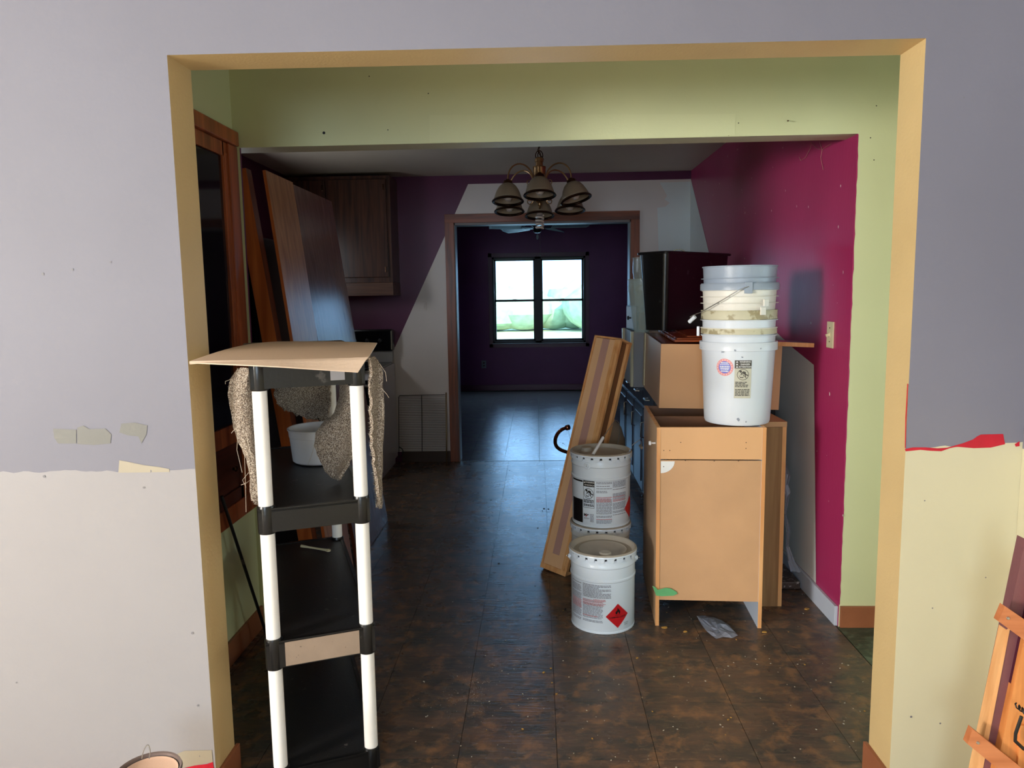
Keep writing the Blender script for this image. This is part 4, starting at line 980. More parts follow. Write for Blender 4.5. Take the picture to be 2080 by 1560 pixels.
# small drawer
dr_ = thing('loose_drawer', (.55, 4.6, 1.216), 'small loose drawer with white glossy front and black knob, left of the tubs', 'drawer')
Md = Matrix.Translation((.592, 4.44, 1.217))@Matrix.Rotation(math.radians(5), 4, 'Z')
mb = MB(); mb.box(0, .012, 0, .30, 0, .15, M=Md, bev=.004); fr_ = mb.build('drawer_front', M_blackcab, dr_)
mb = MB(); mb.box(-.003, .0, .012, .288, .01, .142, M=Md, bev=.001); mb.build('front_face', M_stovew, dr_)
mb = MB(); mb.lathe([(0, .026), (.012, .022), (.013, .014), (.005, .010), (.005, 0)], Md@Vector((-.003, .15, .075)), 14, M=Matrix.Rotation(-PI/2, 4, 'Y')); mb.build('knob', M_ink, fr_)
mb = MB()
mb.box(.012, .06, .02, .032, .01, .11, M=Md); mb.box(.012, .06, .27, .282, .01, .11, M=Md); mb.box(.05, .06, .03, .27, .01, .11, M=Md); mb.box(.012, .06, .02, .28, .008, .014, M=Md); mb.build('drawer_box', M_oakl, dr_)

# ------------------------------------------------------------------ helpers for things on a cylinder
def wrap(mb_, pts2, c, rfun, a0, off, mi=0):
    """pts2: list of (s, z) in metres around from angle a0; c centre; one flat polygon bent on the cylinder"""
    vs = []
    for s_, z_ in pts2:
        r_ = rfun(z_)+off; a = a0+s_/rfun(z_); vs.append(Vector((c[0]+r_*math.cos(a), c[1]+r_*math.sin(a), c[2]+z_)))
    return vs
def wrect(mb_, s0, s1, z0, z1, c, rf, a0, off, mi=0, nseg=None, sk=0.0):
    n = nseg or max(1, int(abs(s1-s0)/.012)); v = []
    for k in range(n+1):
        s_ = s0+(s1-s0)*k/n; v += [(s_, z0+sk*s_), (s_, z1+sk*s_)]
    vs = wrap(mb_, v, c, rf, a0, off)
    mb_.add(vs, [(2*k, 2*k+2, 2*k+3, 2*k+1) for k in range(n)], mi)
def wpoly(mb_, pts2, c, rf, a0, off, mi=0, cuts=6):
    bm = bmesh.new(); f = bm.faces.new([bm.verts.new((s_, z_, 0)) for s_, z_ in pts2])
    xs_ = [p[0] for p in pts2]; lo, hi = min(xs_), max(xs_)
    for k in range(1, cuts):
        bmesh.ops.bisect_plane(bm, geom=bm.verts[:]+bm.edges[:]+bm.faces[:], plane_co=(lo+(hi-lo)*k/cuts, 0, 0), plane_no=(1, 0, 0))
    bmesh.ops.triangulate(bm, faces=bm.faces[:]); bm.verts.index_update()
    vs = wrap(mb_, [(v.co.x, v.co.y) for v in bm.verts], c, rf, a0, off)
    mb_.add(vs, [tuple(v.index for v in f.verts) for f in bm.faces], mi); bm.free()
def wtext(mb_, txt, s, z, size, c, rf, a0, off, mi=0, sx=1.0, bold=0.0):
    cu = bpy.data.curves.new('t', 'FONT'); cu.body = txt; cu.size = size; cu.align_x = 'CENTER'; cu.align_y = 'CENTER'; cu.offset = bold; cu.resolution_u = 2
    ob = bpy.data.objects.new('t', cu); C.objects.link(ob); bpy.context.view_layer.update()
    me = bpy.data.meshes.new_from_object(ob.evaluated_get(bpy.context.evaluated_depsgraph_get()))
    vs = wrap(mb_, [(s+v.co.x*sx, z+v.co.y) for v in me.vertices], c, rf, a0, off)
    mb_.add(vs, [tuple(p.vertices) for p in me.polygons], mi)
    bpy.data.objects.remove(ob); bpy.data.curves.remove(cu); bpy.data.meshes.remove(me)
def para(mb_, s0, s1, z0, z1, lh, c, rf, a0, off, mi, ragged=.15, sk=0.0):
    z_ = z1
    while z_-lh > z0:
        s_ = s0; end = s1-(R.random()*ragged*(s1-s0) if R.random() < .4 else 0)
        while s_ < end:
            w = R.uniform(.004, .016); wrect(mb_, s_, min(s_+w, end), z_-lh*.62, z_, c, rf, a0, off, mi, 1, sk); s_ += w+.0016
        z_ -= lh*(1 if R.random() > .12 else 2.0)

# ------------------------------------------------------------------ steel pails
def pail(name, c, label, face, capang, ears, rot=0.0):
    t = thing(name, c, label, 'pail'); c = Vector(c); Rb, Rt, H = .1385, .144, .348
    prof = [(0, .004), (Rb-.004, .004), (Rb-.002, 0), (Rb+.001, .001), (Rb+.001, .008), (Rb-.001, .010), (Rb, .012), (Rb+.001, .225), (Rb+.0045, .229), (Rb+.0045, .236), (Rb+.0015, .240), (Rb+.002, .285), (Rb+.005, .289), (Rb+.005, .296), (Rb+.0025, .300), (Rt-.002, .325)]
    mb = MB(); mb.lathe(prof, c, 56); body = mb.build('body', M_pail, t)
    rf = lambda z_: Rb+.0012
    # lid with crimped lugs
    mb = MB(); mb.lathe([(0, H-.018), (.098, H-.018), (.104, H-.015), (.110, H-.018), (.126, H-.018), (.132, H-.012), (.137, H-.001), (.142, H+.001), (.1475, H-.003), (.1485, H-.009), (.147, H-.013)], c, 56)
    lid = mb.build('lid', [M_lid], t)
    mb = MB(); n = 22
    mb.lathe([(.1475, H-.004), (.1492, H-.010), (.1475, H-.014)], c, 56)
    for k in range(n):
        a = 2*PI*k/n+rot; d = 2*PI/n*.40; z0, z1 = H-.034, H-.010
        pts = [(-d, z1, .1485), (d, z1, .1485), (d*.85, z0+.006, .1475), (d*.3, z0, .1462), (-d*.3, z0, .1462), (-d*.85, z0+.006, .1475)]
        o1 = [c+Vector((r_*math.cos(a+q), r_*math.sin(a+q), z_)) for q, z_, r_ in pts]; o2 = [c+Vector(((r_-.0025)*math.cos(a+q), (r_-.0025)*math.sin(a+q), z_)) for q, z_, r_ in pts]
        mb.add(o1+o2, [(0, 1, 2, 3, 4, 5), (11, 10, 9, 8, 7, 6)]+[(i, (i+1) % 6, 6+(i+1) % 6, 6+i) for i in range(6)])
    mb.build('crimped_rim', M_pail, lid)
    mb = MB(); mb.lathe([(0, .018), (.022, .018), (.026, .014), (.027, 0)], c+Vector((.088*math.cos(capang), .088*math.sin(capang), H-.018)), 24); mb.build('spout_cap', M_lid, lid)
    for a in ears:
        p = c+Vector((math.cos(a), math.sin(a), 0))*(Rb+.004)+Vector((0, 0, .295)); Me = Matrix.Translation(p)@Matrix.Rotation(a, 4, 'Z')@Matrix.Rotation(PI/2, 4, 'Y')
        mb = MB(); mb.lathe([(.0, .010), (.008, .010), (.010, .006), (.010, .004), (.015, .004), (.018, .001), (.018, -.003)], (0, 0, 0), 22, M=Me); mb.build('handle_ear', M_pail, t)
    return t, rf, c
def flame(mb_, s, z, h, *w, mi=0):
    pts = [(-.34, 0), (-.42, .22), (-.36, .45), (-.26, .36), (-.22, .62), (-.12, .5), (-.05, 1.0), (.08, .72), (.16, .82), (.22, .48), (.34, .62), (.42, .3), (.36, 0), (.2, -.02), (.14, .2), (.05, .38), (-.04, .22), (-.12, .02)]
    wpoly(mb_, [(s+x*h*.9, z+y*h) for x, y in pts], *w, mi)
def bender(mb_, s, z, k, *w, mi=0):
    """pictogram: figure bent head-first into a pail, inside a struck-through circle"""
    n = 28
    for q in range(n):
        a, b = 2*PI*q/n, 2*PI*(q+1)/n
        wpoly(mb_, [(s+k*math.cos(a), z+k*math.sin(a)), (s+k*math.cos(b), z+k*math.sin(b)), (s+k*.91*math.cos(b), z+k*.91*math.sin(b)), (s+k*.91*math.cos(a), z+k*.91*math.sin(a))], *w, mi, cuts=1)
    wpoly(mb_, [(s+k*.35*math.cos(a)-k*.36*1.0, z+k*.52+k*.26*math.sin(a)) for a in [q*PI/6 for q in range(12)]], *w, mi, cuts=2) if False else None
    wpoly(mb_, [(s-k*.40+k*.22*math.cos(a), z+k*.58+k*.2*math.sin(a)) for a in [q*PI/6 for q in range(12)]], *w, mi, cuts=2)
    wpoly(mb_, [(s-k*.25, z+k*.38), (s+k*.05, z+k*.62), (s+k*.45, z+k*.50), (s+k*.52, z+k*.1), (s+k*.28, z+k*.02), (s-k*.05, z+k*.22)], *w, mi)
    wpoly(mb_, [(s+k*.28, z+k*.1), (s+k*.52, z+k*.12), (s+k*.92, z-k*.08), (s+k*.86, z-k*.24), (s+k*.45, z-k*.08)], *w, mi)
    wpoly(mb_, [(s+k*.26, z+k*.08), (s+k*.44, z+k*.0), (s+k*.52, z-k*.42), (s+k*.42, z-k*.55), (s+k*.34, z-k*.2)], *w, mi)
    wpoly(mb_, [(s-k*.28, z+k*.35), (s-k*.12, z+k*.25), (s-k*.30, z-k*.12), (s-k*.42, z-k*.06)], *w, mi)
    wpoly(mb_, [(s-k*.55, z-k*.42), (s+k*.1, z-k*.46), (s+k*.06, z-k*.60), (s-k*.50, z-k*.58)], *w, mi)
    wpoly(mb_, [(s-k*.58, z-k*.1), (s-k*.52, z-k*.1), (s-k*.48, z-k*.45), (s-k*.54, z-k*.45)], *w, mi); wpoly(mb_, [(s+k*.06, z-k*.12), (s+k*.12, z-k*.12), (s+k*.10, z-k*.46), (s+k*.04, z-k*.46)], *w, mi)
    wpoly(mb_, [(s-k*.70, z+k*.64), (s-k*.64, z+k*.70), (s+k*.70, z-k*.64), (s+k*.64, z-k*.70)], *w, mi)

# front pail
cF = (.276, 3.152, 0)
vf = math.atan2(-3.152, -.276)            # direction from the pail to the camera
tF, rfF, cc = pail('steel_pail', cF, 'white steel pail with red hazard diamond, nearest on the floor', None, vf+.12, (vf-PI/2, vf+PI/2))
w = (cc, rfF, vf, .0006)
mb = MB(); para(mb, -.165, -.098, .045, .215, .0058, *w, 0, .1, sk=.0); para(mb, -.091, .035, .155, .218, .0060, *w, 0, .5); para(mb, -.091, .0, .048, .150, .0056, *w, 0, .1); o_ = mb.build('fine_print', M_inkgrey, tF); o_['kind'] = 'stuff'
mb = MB(); para(mb, -.165, -.098, .095, .14, .0065, *w[:3], .0007, 0, .1); para(mb, -.091, .012, .118, .150, .0066, *w[:3], .0007, 0, .1); para(mb, -.04, .012, .14, .155, .006, *w[:3], .0007, 0, .1); para(mb, -.091, -.02, .072, .08, .006, *w[:3], .0008, 0, .1); o_ = mb.build('red_fine_print', M_inkred, tF); o_['kind'] = 'stuff'
mb = MB(); k = .054; s0_, z0_ = .066, .080
wpoly(mb, [(s0_-k, z0_), (s0_, z0_-k), (s0_+k, z0_), (s0_, z0_+k)], *w[:3], .0008); dia = mb.build('hazard_label', M_redlab, tF)
mb = MB(); wf_ = (*w[:3], .0011); flame(mb, s0_, z0_+.008, .030, *wf_); wrect(mb, s0_-.013, s0_+.013, z0_+.003, z0_+.0048, *wf_)
wtext(mb, 'FLAMMABLE LIQUID', s0_, z0_-.0055, .0105, *wf_, 0, 0.86, .00012); mb.build('hazard_print', M_ink, dia)
mb = MB(); wtext(mb, 'UN1263', .110, .042, .007, *w); wtext(mb, 'PAINT', .110, .034, .007, *w); mb.build('small_print', M_ink, tF)
mb = MB(); pts = [cc+Vector((math.cos(vf+PI/2+q*PI/14)*(.1385+.02), math.sin(vf+PI/2+q*PI/14)*.158, .295-.06*math.sin(PI*q/14))) for q in range(15)]
mb.tube(pts, .0022, 6); mb.build('bail_handle', M_wire, tF)

# lower pail of the stack and the one on it
cL = (.297, 3.520, 0); pL, rfL, cl_ = pail('steel_pail', cL, 'white steel pail at the bottom of the stack of two, mostly hidden', None, 2.2, (vf+.3, vf+.3+PI), .1)
mb = MB(); para(mb, -.09, .0, .285, .297, .006, cl_, lambda z_: .1412, vf+.02, .0008, 0, .1); o_ = mb.build('fine_print', M_inkgrey, pL); o_['kind'] = 'stuff'
cU = (.299, 3.508, .352); vu = math.atan2(-3.508, -.299); e0 = vu-.46
tU, rfU, cu_ = pail('steel_pail', cU, 'white steel pail with raised wire handle, on top of the stack of two', None, vu-2.2, (e0, e0+PI), .2)
w = (cu_, rfU, vu, .0006)
mb = MB(); wrect(mb, -.17, -.092, .018, .130, *w); wrect(mb, -.17, -.092, .214, .222, *w, sk=-.0)
wrect(mb, -.088, -.030, .196, .224, *w); mb.build('black_band', M_ink, tU)
mb = MB(); w1 = (*w[:3], .0009); wtext(mb, 'WARNING', -.054, .2165, .0095, *w1, 0, 1.0, .0002); wtext(mb, 'ADVERTENCIA', -.056, .2035, .0082, *w1, 0, 0.95, .0001)
wpoly(mb, [(-.086, .212), (-.077, .212), (-.0815, .220)], *w1, cuts=1); mb.build('warning_text', M_inkwhite, tU)
mb = MB(); bender(mb, -.060, .163, .025, *w)
for a, b, z0, z1 in ((-.088, -.0865, .094, .196), (-.0325, -.031, .094, .196), (-.088, -.031, .094, .0955)): wrect(mb, a, b, z0, z1, *w)
para(mb, -.085, -.034, .115, .134, .006, *w, 0, .1); para(mb, -.085, -.034, .097, .112, .006, *w, 0, .1)
wtext(mb, 'M', -.078, .058, .018, *w, 0, 1.1, .0007); wpoly(mb, [(-.070, .052), (-.066, .064), (-.056, .061), (-.064, .058)], *w, cuts=1)
mb.build('pictogram', M_ink, tU)
mb = MB(); wpoly(mb, [(-.076, .050), (-.071, .060), (-.068, .060), (-.072, .050)], *w1, cuts=1); mb.build('logo_accent', M_redlab, tU)
mb = MB(); para(mb, -.022, .052, .165, .222, .006, *w, 0, .4); para(mb, .056, .135, .175, .222, .006, *w, 0, .3); para(mb, -.022, .052, .020, .15, .0056, *w, 0, .08); para(mb, .056, .135, .048, .165, .0056, *w, 0, .08); para(mb, -.052, -.034, .022, .066, .004, *w, 0, .1); para(mb, -.085, -.055, .036, .046, .004, *w, 0, .1)
o_ = mb.build('fine_print', M_inkgrey, tU); o_['kind'] = 'stuff'
mb = MB(); para(mb, -.022, .052, .120, .15, .0066, *w1, 0, .1); para(mb, .056, .13, .12, .15, .0066, *w1, 0, .1); para(mb, -.022, .052, .03, .045, .0062, *w1, 0, .1); o_ = mb.build('red_fine_print', M_inkred, tU); o_['kind'] = 'stuff'
mb = MB(); k = .054; s0_, z0_ = .178, .080; wpoly(mb, [(s0_-k, z0_), (s0_, z0_-k), (s0_+k, z0_), (s0_, z0_+k)], *w[:3], .0008); mb.build('hazard_label', M_redlab, tU)
ea = cu_+Vector((math.cos(e0), math.sin(e0), 0))*.155+Vector((0, 0, .295)); eb = cu_-Vector((math.cos(e0), math.sin(e0), 0))*.155+Vector((0, 0, .295))
top = at(1250, 853, 'Y', 3.56)
def bez(a, b, c, n=16): return [a*(1-q/n)**2+b*2*(q/n)*(1-q/n)+c*(q/n)**2 for q in range(n+1)]
pts = bez(ea, (ea+top)/2+Vector((-.008, -.01, .01)), top, 12)+bez(top, top+Vector((.05, .05, -.02)), eb, 12)[1:]
mb = MB(); mb.tube(pts, .0018, 6); hd = mb.build('bail_handle', M_wire, tU)
mb = MB(); mb.tube([ea.lerp(top, .24)+Vector((-.002, -.002, .003)), ea.lerp(top, .60)+Vector((-.004, -.003, .004))], .0075, 12); mb.build('hand_grip', M_tubw, hd)
mb = MB(); a = at(1283, 905, 'Y', 3.42); b = at(1300, 893, 'Y', 3.40); mb.tube([a, b, at(1303, 900, 'Y', 3.38), at(1302, 907, 'Y', 3.37)], .0022, 6); mb.tube([at(1300, 905, 'Y', 3.37), at(1304, 910, 'Y', 3.35)], .007, 10)
tag(mb.build('wire_hook', M_wire), 'bent wire end with white bead beside the upper steel pail', 'wire')

# ------------------------------------------------------------------ long shallow box leaning behind the pails
bx = thing('leaning_box', (.06, 3.7, 0), 'long narrow wooden box frame leaning right behind the stacked pails', 'box')
BL_, BR_ = Vector((.0, 3.775, 0.0)), Vector((.150, 3.655, 0.004)); TL_, TR_ = at(1208, 685, 'Y', 4.0), at(1263, 701, 'Y', 3.88)
up_ = (TL_-BL_).normalized(); H_ = (TL_-BL_).length; ac_ = (BR_-BL_); ac_ = (ac_-up_*ac_.dot(up_)); Wd = ac_.length; ac_.normalize(); dp_ = up_.cross(ac_).normalized()
if dp_.y < 0: dp_ = -dp_
Mb = Matrix((ac_, dp_, up_)).transposed().to_4x4(); Mb.translation = BL_+Vector((0, 0, .012))
Wd = (TR_-TL_).dot(ac_)*1.0+.0; Wd = max(.135, min(.17, Wd)); D_ = .115
mb = MB(); mb.box(.012, Wd-.036, .004, .010, .02, H_-.012, M=Mb); mb.build('front_panel', paint('light_hardboard', (236, 190, 144), .5, var=.05, scale=5), bx)
mb = MB(); mb.box(0, .010, 0, D_, 0, H_, M=Mb); mb.build('side_rail', M_tanedge, bx)
mb = MB(); mb.box(Wd-.034, Wd-.018, 0, .018, 0, H_, M=Mb); mb.build('side_rail', M_tanedge, bx)
mb = MB(); mb.box(Wd-.016, Wd, 0, .018, 0, H_, M=Mb); mb.build('side_rail', M_tanedge, bx)
mb = MB(); mb.box(Wd-.020, Wd-.002, D_-.022, D_, 0, H_, M=Mb); mb.build('side_rail', M_tanedge, bx)
mb = MB(); mb.box(.01, Wd-.03, D_-.012, D_-.004, 0, H_, M=Mb); mb.box(Wd-.030, Wd-.022, .018, D_-.02, 0, H_, M=Mb); mb.build('inner_panel', M_inner, bx)
mb = MB(); mb.box(0, Wd, 0, D_, H_-.010, H_, M=Mb); mb.build('end_cap', M_tanedge, bx)
mb = MB(); mb.box(0, Wd, -.002, D_, 0, .026, M=Mb); mb.build('end_cap', M_tanedge, bx)
mb = MB(); mb.box(.056, .100, .0025, .006, .09, H_-.012, M=Mb); o_ = mb.build('center_strip', M_mauve, bx); o_['label'] = 'mauve bare strip down the middle'

# beige jug behind it, curved copper tube
mb = MB(); mb.lathe([(0, 0), (.13, 0), (.150, .02), (.155, .10), (.155, .50), (.150, .58), (.128, .65), (.09, .695), (.045, .715), (.03, .72), (.03, .75), (0, .75)], (.365, 4.38, 0), 40)
tag(mb.build('round_jug', M_beige), 'large round-shouldered beige jug behind the leaning box', 'jug')
mb = MB(); hk = [(1155, 868), (1148, 869.5), (1140, 873.5), (1132, 882), (1128, 893), (1129, 904), (1136, 912), (1147, 917), (1160, 920), (1190, 924)]
pts = [at(x, y, 'Y', 4.12+i*.012) for i, (x, y) in enumerate(hk)]
tail = [Vector((.33, 4.20, .42)), Vector((.35, 4.19, .2)), Vector((.35, 4.18, .012))]
def smooth(P, n=4):
    o = []
    for i in range(len(P)-1):
        p0, p1, p2, p3 = P[max(i-1, 0)], P[i], P[i+1], P[min(i+2, len(P)-1)]
        for k in range(n):
            t_ = k/n; o.append(.5*((2*p1)+(p2-p0)*t_+(2*p0-5*p1+4*p2-p3)*t_*t_+(3*p1-p0-3*p2+p3)*t_**3))
    return o+[P[-1]]
mb.tube(smooth(pts)+tail[:0], .0105, 12); d0 = (pts[0]-pts[1]).normalized()
hk_ = mb.build('curved_tube', M_copper); tag(hk_, 'curved dark copper pipe hooking out left from behind the leaning box', 'pipe')
mb = MB(); mb.tube([pts[0]-d0*.018, pts[0]+d0*.004], .0155, 6); mb.build('hex_nut', M_copper, hk_)
mb = MB(); mb.tube([pts[-1], Vector((.205, 4.23, .40)), Vector((.19, 4.2, .2)), Vector((.185, 4.18, .0))], .0105, 12); mb.build('pipe_leg', M_copper, hk_)

# ------------------------------------------------------------------ stack of nested plastic buckets
cB = Vector((.868, 3.232, .880)); vb = math.atan2(-3.232, -.868)
def zb_(py): return .880+(870-py)*.00209
def bucket(name, ztop, mt, label, bands, first=False, depth=.34):
    z0 = ztop-depth; t = thing(name, (cB.x, cB.y, z0), label, 'bucket', None)
    rt = .1545; rb_ = .138 if first else .134
    rr = lambda z_: rb_+(rt-rb_)*(z_-z0)/(ztop-z0)-(0 if first else .002)
    if first: prof = [(0, z0), (rb_-.012, z0), (rb_-.004, z0+.003), (rb_, z0+.012)]
    else: prof = [(0, z0+.04), (rb_-.014, z0+.04), (rb_-.008, z0+.05)]
    for z_ in [z0+.02+(ztop-z0-.02)*q/8 for q in range(1, 9)]: prof.append((rr(z_)-(0 if first or z_ > ztop-.11 else .006), z_))
    prof += [(rr(ztop)-.004, ztop), (rr(ztop)-.005, ztop-.02), (rb_-.010, z0+.07), (0, z0+.07)]
    mb = MB(); mb.lathe(prof, (cB.x, cB.y, 0), 64); mb.build('body', mt, t)
    for (za, zb2, ro, m2) in bands:
        mb = MB(); ri = rr(za)-.001
        mb.lathe([(ri, za), (ro-.001, za), (ro, za+.0008), (ro, zb2-.0015), (ro-.001, zb2), (ri, zb2), (ri, za)], (cB.x, cB.y, 0), 64); mb.build('rim_band', m2, t)
    return t
Z = zb_
bk1 = bucket('bucket', Z(702), M_bkt, 'white bucket with round pink and blue sticker, bottom of the bucket stack', [(Z(718), Z(701), .1625, M_bkt)], True, Z(702)-.880)
bk2 = bucket('bucket', Z(687), M_bkt, 'plain white bucket rim second from the bottom of the bucket stack', [(Z(689.5), Z(687), .158, M_bkt)])
bk3 = bucket('bucket', Z(656), M_bkt, 'white bucket with grimy lower ring, third from the bottom of the stack', [(Z(658), Z(656), .1615, M_bkt), (Z(674), Z(672), .160, M_bktcream), (Z(685), Z(674), .1575, M_bktdirty)])
bk4 = bucket('bucket', Z(637), M_bktdirty, 'bucket with wide grimy yellowish rim band, fourth from the bottom of the stack', [(Z(639), Z(637), .159, M_bktdirty), (Z(655), Z(639), .1575, M_bktdirty)])
bk5 = bucket('bucket', Z(597), M_bktcream, 'cream-white bucket with thin rings, just under the grey bucket', [(Z(598.5), Z(597), .157, M_bktcream), (Z(610.5), Z(609), .1615, M_bktcream), (Z(623.5), Z(622), .1615, M_bktcream)])
bk6 = bucket('bucket', Z(549), M_bktgrey, 'blue-grey bucket with wire handle, top of the bucket stack', [(Z(551), Z(548.5), .1565, M_bktgrey), (Z(574), Z(572.5), .160, M_bktgrey), (Z(584), Z(582.5), .160, M_bktgrey), (Z(597), Z(584), .163, M_bktgrey)])
rs_ = lambda z_: .161
def oncyl(px, py, r=.164): 
    # point on the cylinder round the stack seen at that pixel
    ry = CD + CR*((px-1040)/FPX) - CU*((py-780)/FPX); o2 = Vector((CO.x-cB.x, CO.y-cB.y)); d2 = Vector((ry.x, ry.y))
    A_ = d2.dot(d2); B_ = 2*o2.dot(d2); C_ = o2.dot(o2)-r*r; disc_ = B_*B_-4*A_*C_
    s_ = (-B_-math.sqrt(disc_))/(2*A_) if disc_ > 0 else -B_/(2*A_)
    return CO+ry*s_
mb = MB(); p = oncyl(1520, 583, .160); a = math.atan2(p.y-cB.y, p.x-cB.x); Mz = Matrix.Translation(p)@Matrix.Rotation(a+PI/2, 4, 'Z'); mb.box(-.016, .016, -.008, .002, -.026, .020, M=Mz, bev=.002); mb.build('handle_lug', M_bktgrey, bk6)
pts = [oncyl(1521, 582, .170), oncyl(1500, 590, .173), oncyl(1470, 608, .174), oncyl(1440, 625, .174), oncyl(1424, 634, .174), oncyl(1413, 639, .174), oncyl(1407, 644, .178)]
pts[-2] += Vector((-.004, 0, 0)); pts[-1] += Vector((-.012, 0, 0))
mb = MB(); mb.tube(smooth(pts, 4), .0019, 6); hd = mb.build('bail_handle', M_wire, bk6)
e_ = at(1400, 654, 'Y', 3.2); f_ = at(1412, 643, 'Y', 3.18); mb = MB(); mb.tube([e_, f_], .0085, 12); mb.build('hand_grip', M_bkt, hd)
for (px, py, bk, h_) in ((1555, 615, bk5, .014), (1549, 632, bk5, .016)):
    mb = MB(); p = oncyl(px, py, .158); a = math.atan2(p.y-cB.y, p.x-cB.x); Mz = Matrix.Translation(p)@Matrix.Rotation(a+PI/2, 4, 'Z'); mb.box(-.012, .012, -.007, .002, -h_, h_, M=Mz, bev=.0015); mb.build('handle_lug', M_bktcream, bk)
mb = MB(); mb.tube(smooth([at(1556, 628, 'Y', 3.12), at(1564, 634, 'Y', 3.14), at(1569, 645, 'Y', 3.16), at(1570, 660, 'Y', 3.17)], 4), .0024, 6); mb.tube([at(1570, 661, 'Y', 3.17), at(1569, 670, 'Y', 3.17)], .006, 8); mb.build('bail_handle', M_wire, bk5)
mb = MB(); p = oncyl(1419, 672, .158); a = math.atan2(p.y-cB.y, p.x-cB.x); Mz = Matrix.Translation(p)@Matrix.Rotation(a+PI/2, 4, 'Z'); mb.box(-.014, .014, -.008, .004, -.022, .020, M=Mz, bev=.003); mb.build('handle_lug', M_bkt, bk3)
mb = MB()
# sticker and warning label of the bottom bucket
zz0 = .880; r1f = lambda z_: .138+(.1545-.138)*z_/(Z(702)-.880)+.0004
cb0 = (cB.x, cB.y, .880)
ps = oncyl(1472, 746, .150); a1_ = math.atan2(ps.y-cB.y, ps.x-cB.x); zc_ = ps.z-.880; k = .0365
w = (cb0, r1f, a1_, .0006)
mb = MB(); wpoly(mb, [(k*math.cos(q*PI/18), zc_+k*math.sin(q*PI/18)) for q in range(36)], *w, cuts=6); st = mb.build('round_sticker', M_pink, bk1)
mb = MB(); wpoly(mb, [(k*.70*math.cos(q*PI/18), zc_+k*.70*math.sin(q*PI/18)) for q in range(36)], *w[:3], .0010, cuts=6); mb.build('sticker_center', M_blue, st)
mb = MB(); w1 = (*w[:3], .0014)
for z_, h_, wd_ in ((.0185, .005, .016), (.0115, .0035, .020), (.003, .005, .021), (-.004, .004, .020), (-.009, .003, .018), (-.0165, .005, .016)):
    s_ = -wd_
    while s_ < wd_: q = R.uniform(.003, .008); wrect(mb, s_, min(s_+q, wd_), zc_+z_-h_/2, zc_+z_+h_/2, *w1, 0, 1); s_ += q+.0012
for q in range(18):
    a = q*PI/9+.1
    if True: s_, z_ = k*.85*math.cos(a), zc_+k*.85*math.sin(a); wpoly(mb, [(s_+.0022*math.cos(b), z_+.0022*math.sin(b)) for b in (0, 1.5, 3, 4.5)], *w1, 0, 1)
o_ = mb.build('sticker_print', M_inkwhite, st); o_['kind'] = 'stuff'
ps = oncyl(1510, 732, .152); a2_ = math.atan2(ps.y-cB.y, ps.x-cB.x); zt_ = ps.z-.880; w = (cb0, r1f, a2_, .0006)
hl = .160; hw = .034
mb = MB(); wrect(mb, -hw, hw, zt_-hl, zt_, *w); lb = mb.build('warning_label', M_paper, bk1)
mb = MB(); w1 = (*w[:3], .0010)
wrect(mb, -hw, hw, zt_-.034, zt_, *w1, 0)
bender(mb, 0, zt_-.060, .0235, *w1); para(mb, -hw+.004, hw-.006, zt_-hl+.006, zt_-.090, .0062, *w1, 0, .3)
mb.build('label_print', paint('faded_black_print', (84, 80, 74), .6), lb)
mb = MB(); w2_ = (*w[:3], .0014)
for i, tx_ in enumerate(('WARNING', 'DANGER', 'ATTENTION')): wtext(mb, tx_, .008, zt_-.0065-i*.0105, .0088, *w2_, 0, 1.05, .0002)
for i in range(3): z_ = zt_-.0095-i*.0105; wpoly(mb, [(-.029, z_), (-.020, z_), (-.0245, z_+.007)], *w2_, 0, 1)
mb.build('label_heading', M_inkwhite, lb)
mb = MB()
for px, py, s_ in ((1467, 715, 3), (1493, 712, 3), (1508, 726, 3), (1500, 853, 5), (1517, 858, 2.5), (1425, 706, 2), (1545, 708, 2)):
    p = oncyl(px, py, .1545 if py > 720 else .163); n_ = (p-cB); n_.z = 0; n_.normalize(); p2 = p+n_*.001
    if py > 720: rr_ = r1f(p.z-.880)+.0007; p2 = Vector((cB.x, cB.y, p.z))+n_*rr_
    dd = disc(p2, n_, s_*.0017, 8); dd = [p2+(v-p2)*R.uniform(.5, 1.1) for v in dd]; mb.add(dd, [tuple(range(8))])
o_ = mb.build('scuffs', M_inkgrey, bk1); o_['kind'] = 'stuff'

# ------------------------------------------------------------------ things wedged between the cabinet and the right wall
pw = thing('plywood_box', (1.05, 3.4, 0), 'weathered plywood-sided narrow panel box standing just right of the tan base cabinet', 'panel')
Mp = Matrix.Translation((.990, 3.30, 0))@Matrix.Rotation(math.radians(0), 4, 'Z')
mb = MB(); mb.box(0, .102, 0, .016, 0, .838, M=Mp); mb.build('front_board', M_ply, pw)
mb = MB(); mb.box(.102, .120, 0, .36, 0, .85, M=Mp, bev=.001); mb.build('edge_board', M_tanedge, pw)
mb = MB(); mb.box(0, .120, -.004, .36, .84, .864, M=Mp, bev=.001); mb.build('top_board', M_mdf, pw)
mb = MB(); mb.box(0, .012, .016, .36, 0, .838, M=Mp); mb.build('side_board', M_inner, pw)
ct = thing('countertop_offcut', (1.2, 3.6, 0), 'dark speckled laminate countertop offcut by the foot of the right wall', 'countertop')
mb = MB(); mb.box(1.125, 1.262, 3.49, 3.90, .004, .040, bev=.006); mb.build('slab', M_counter, ct)
mb = MB(); mb.box(1.155, 1.172, 3.50, 3.90, .040, .60, bev=.003); mb.build('splash', M_counter, ct)
rows = []; r2 = random.Random(3)
lf = [(1591, 935), (1594, 960), (1592, 985), (1596, 1010), (1593, 1045), (1597, 1080), (1596, 1110), (1600, 1140), (1606, 1160)]
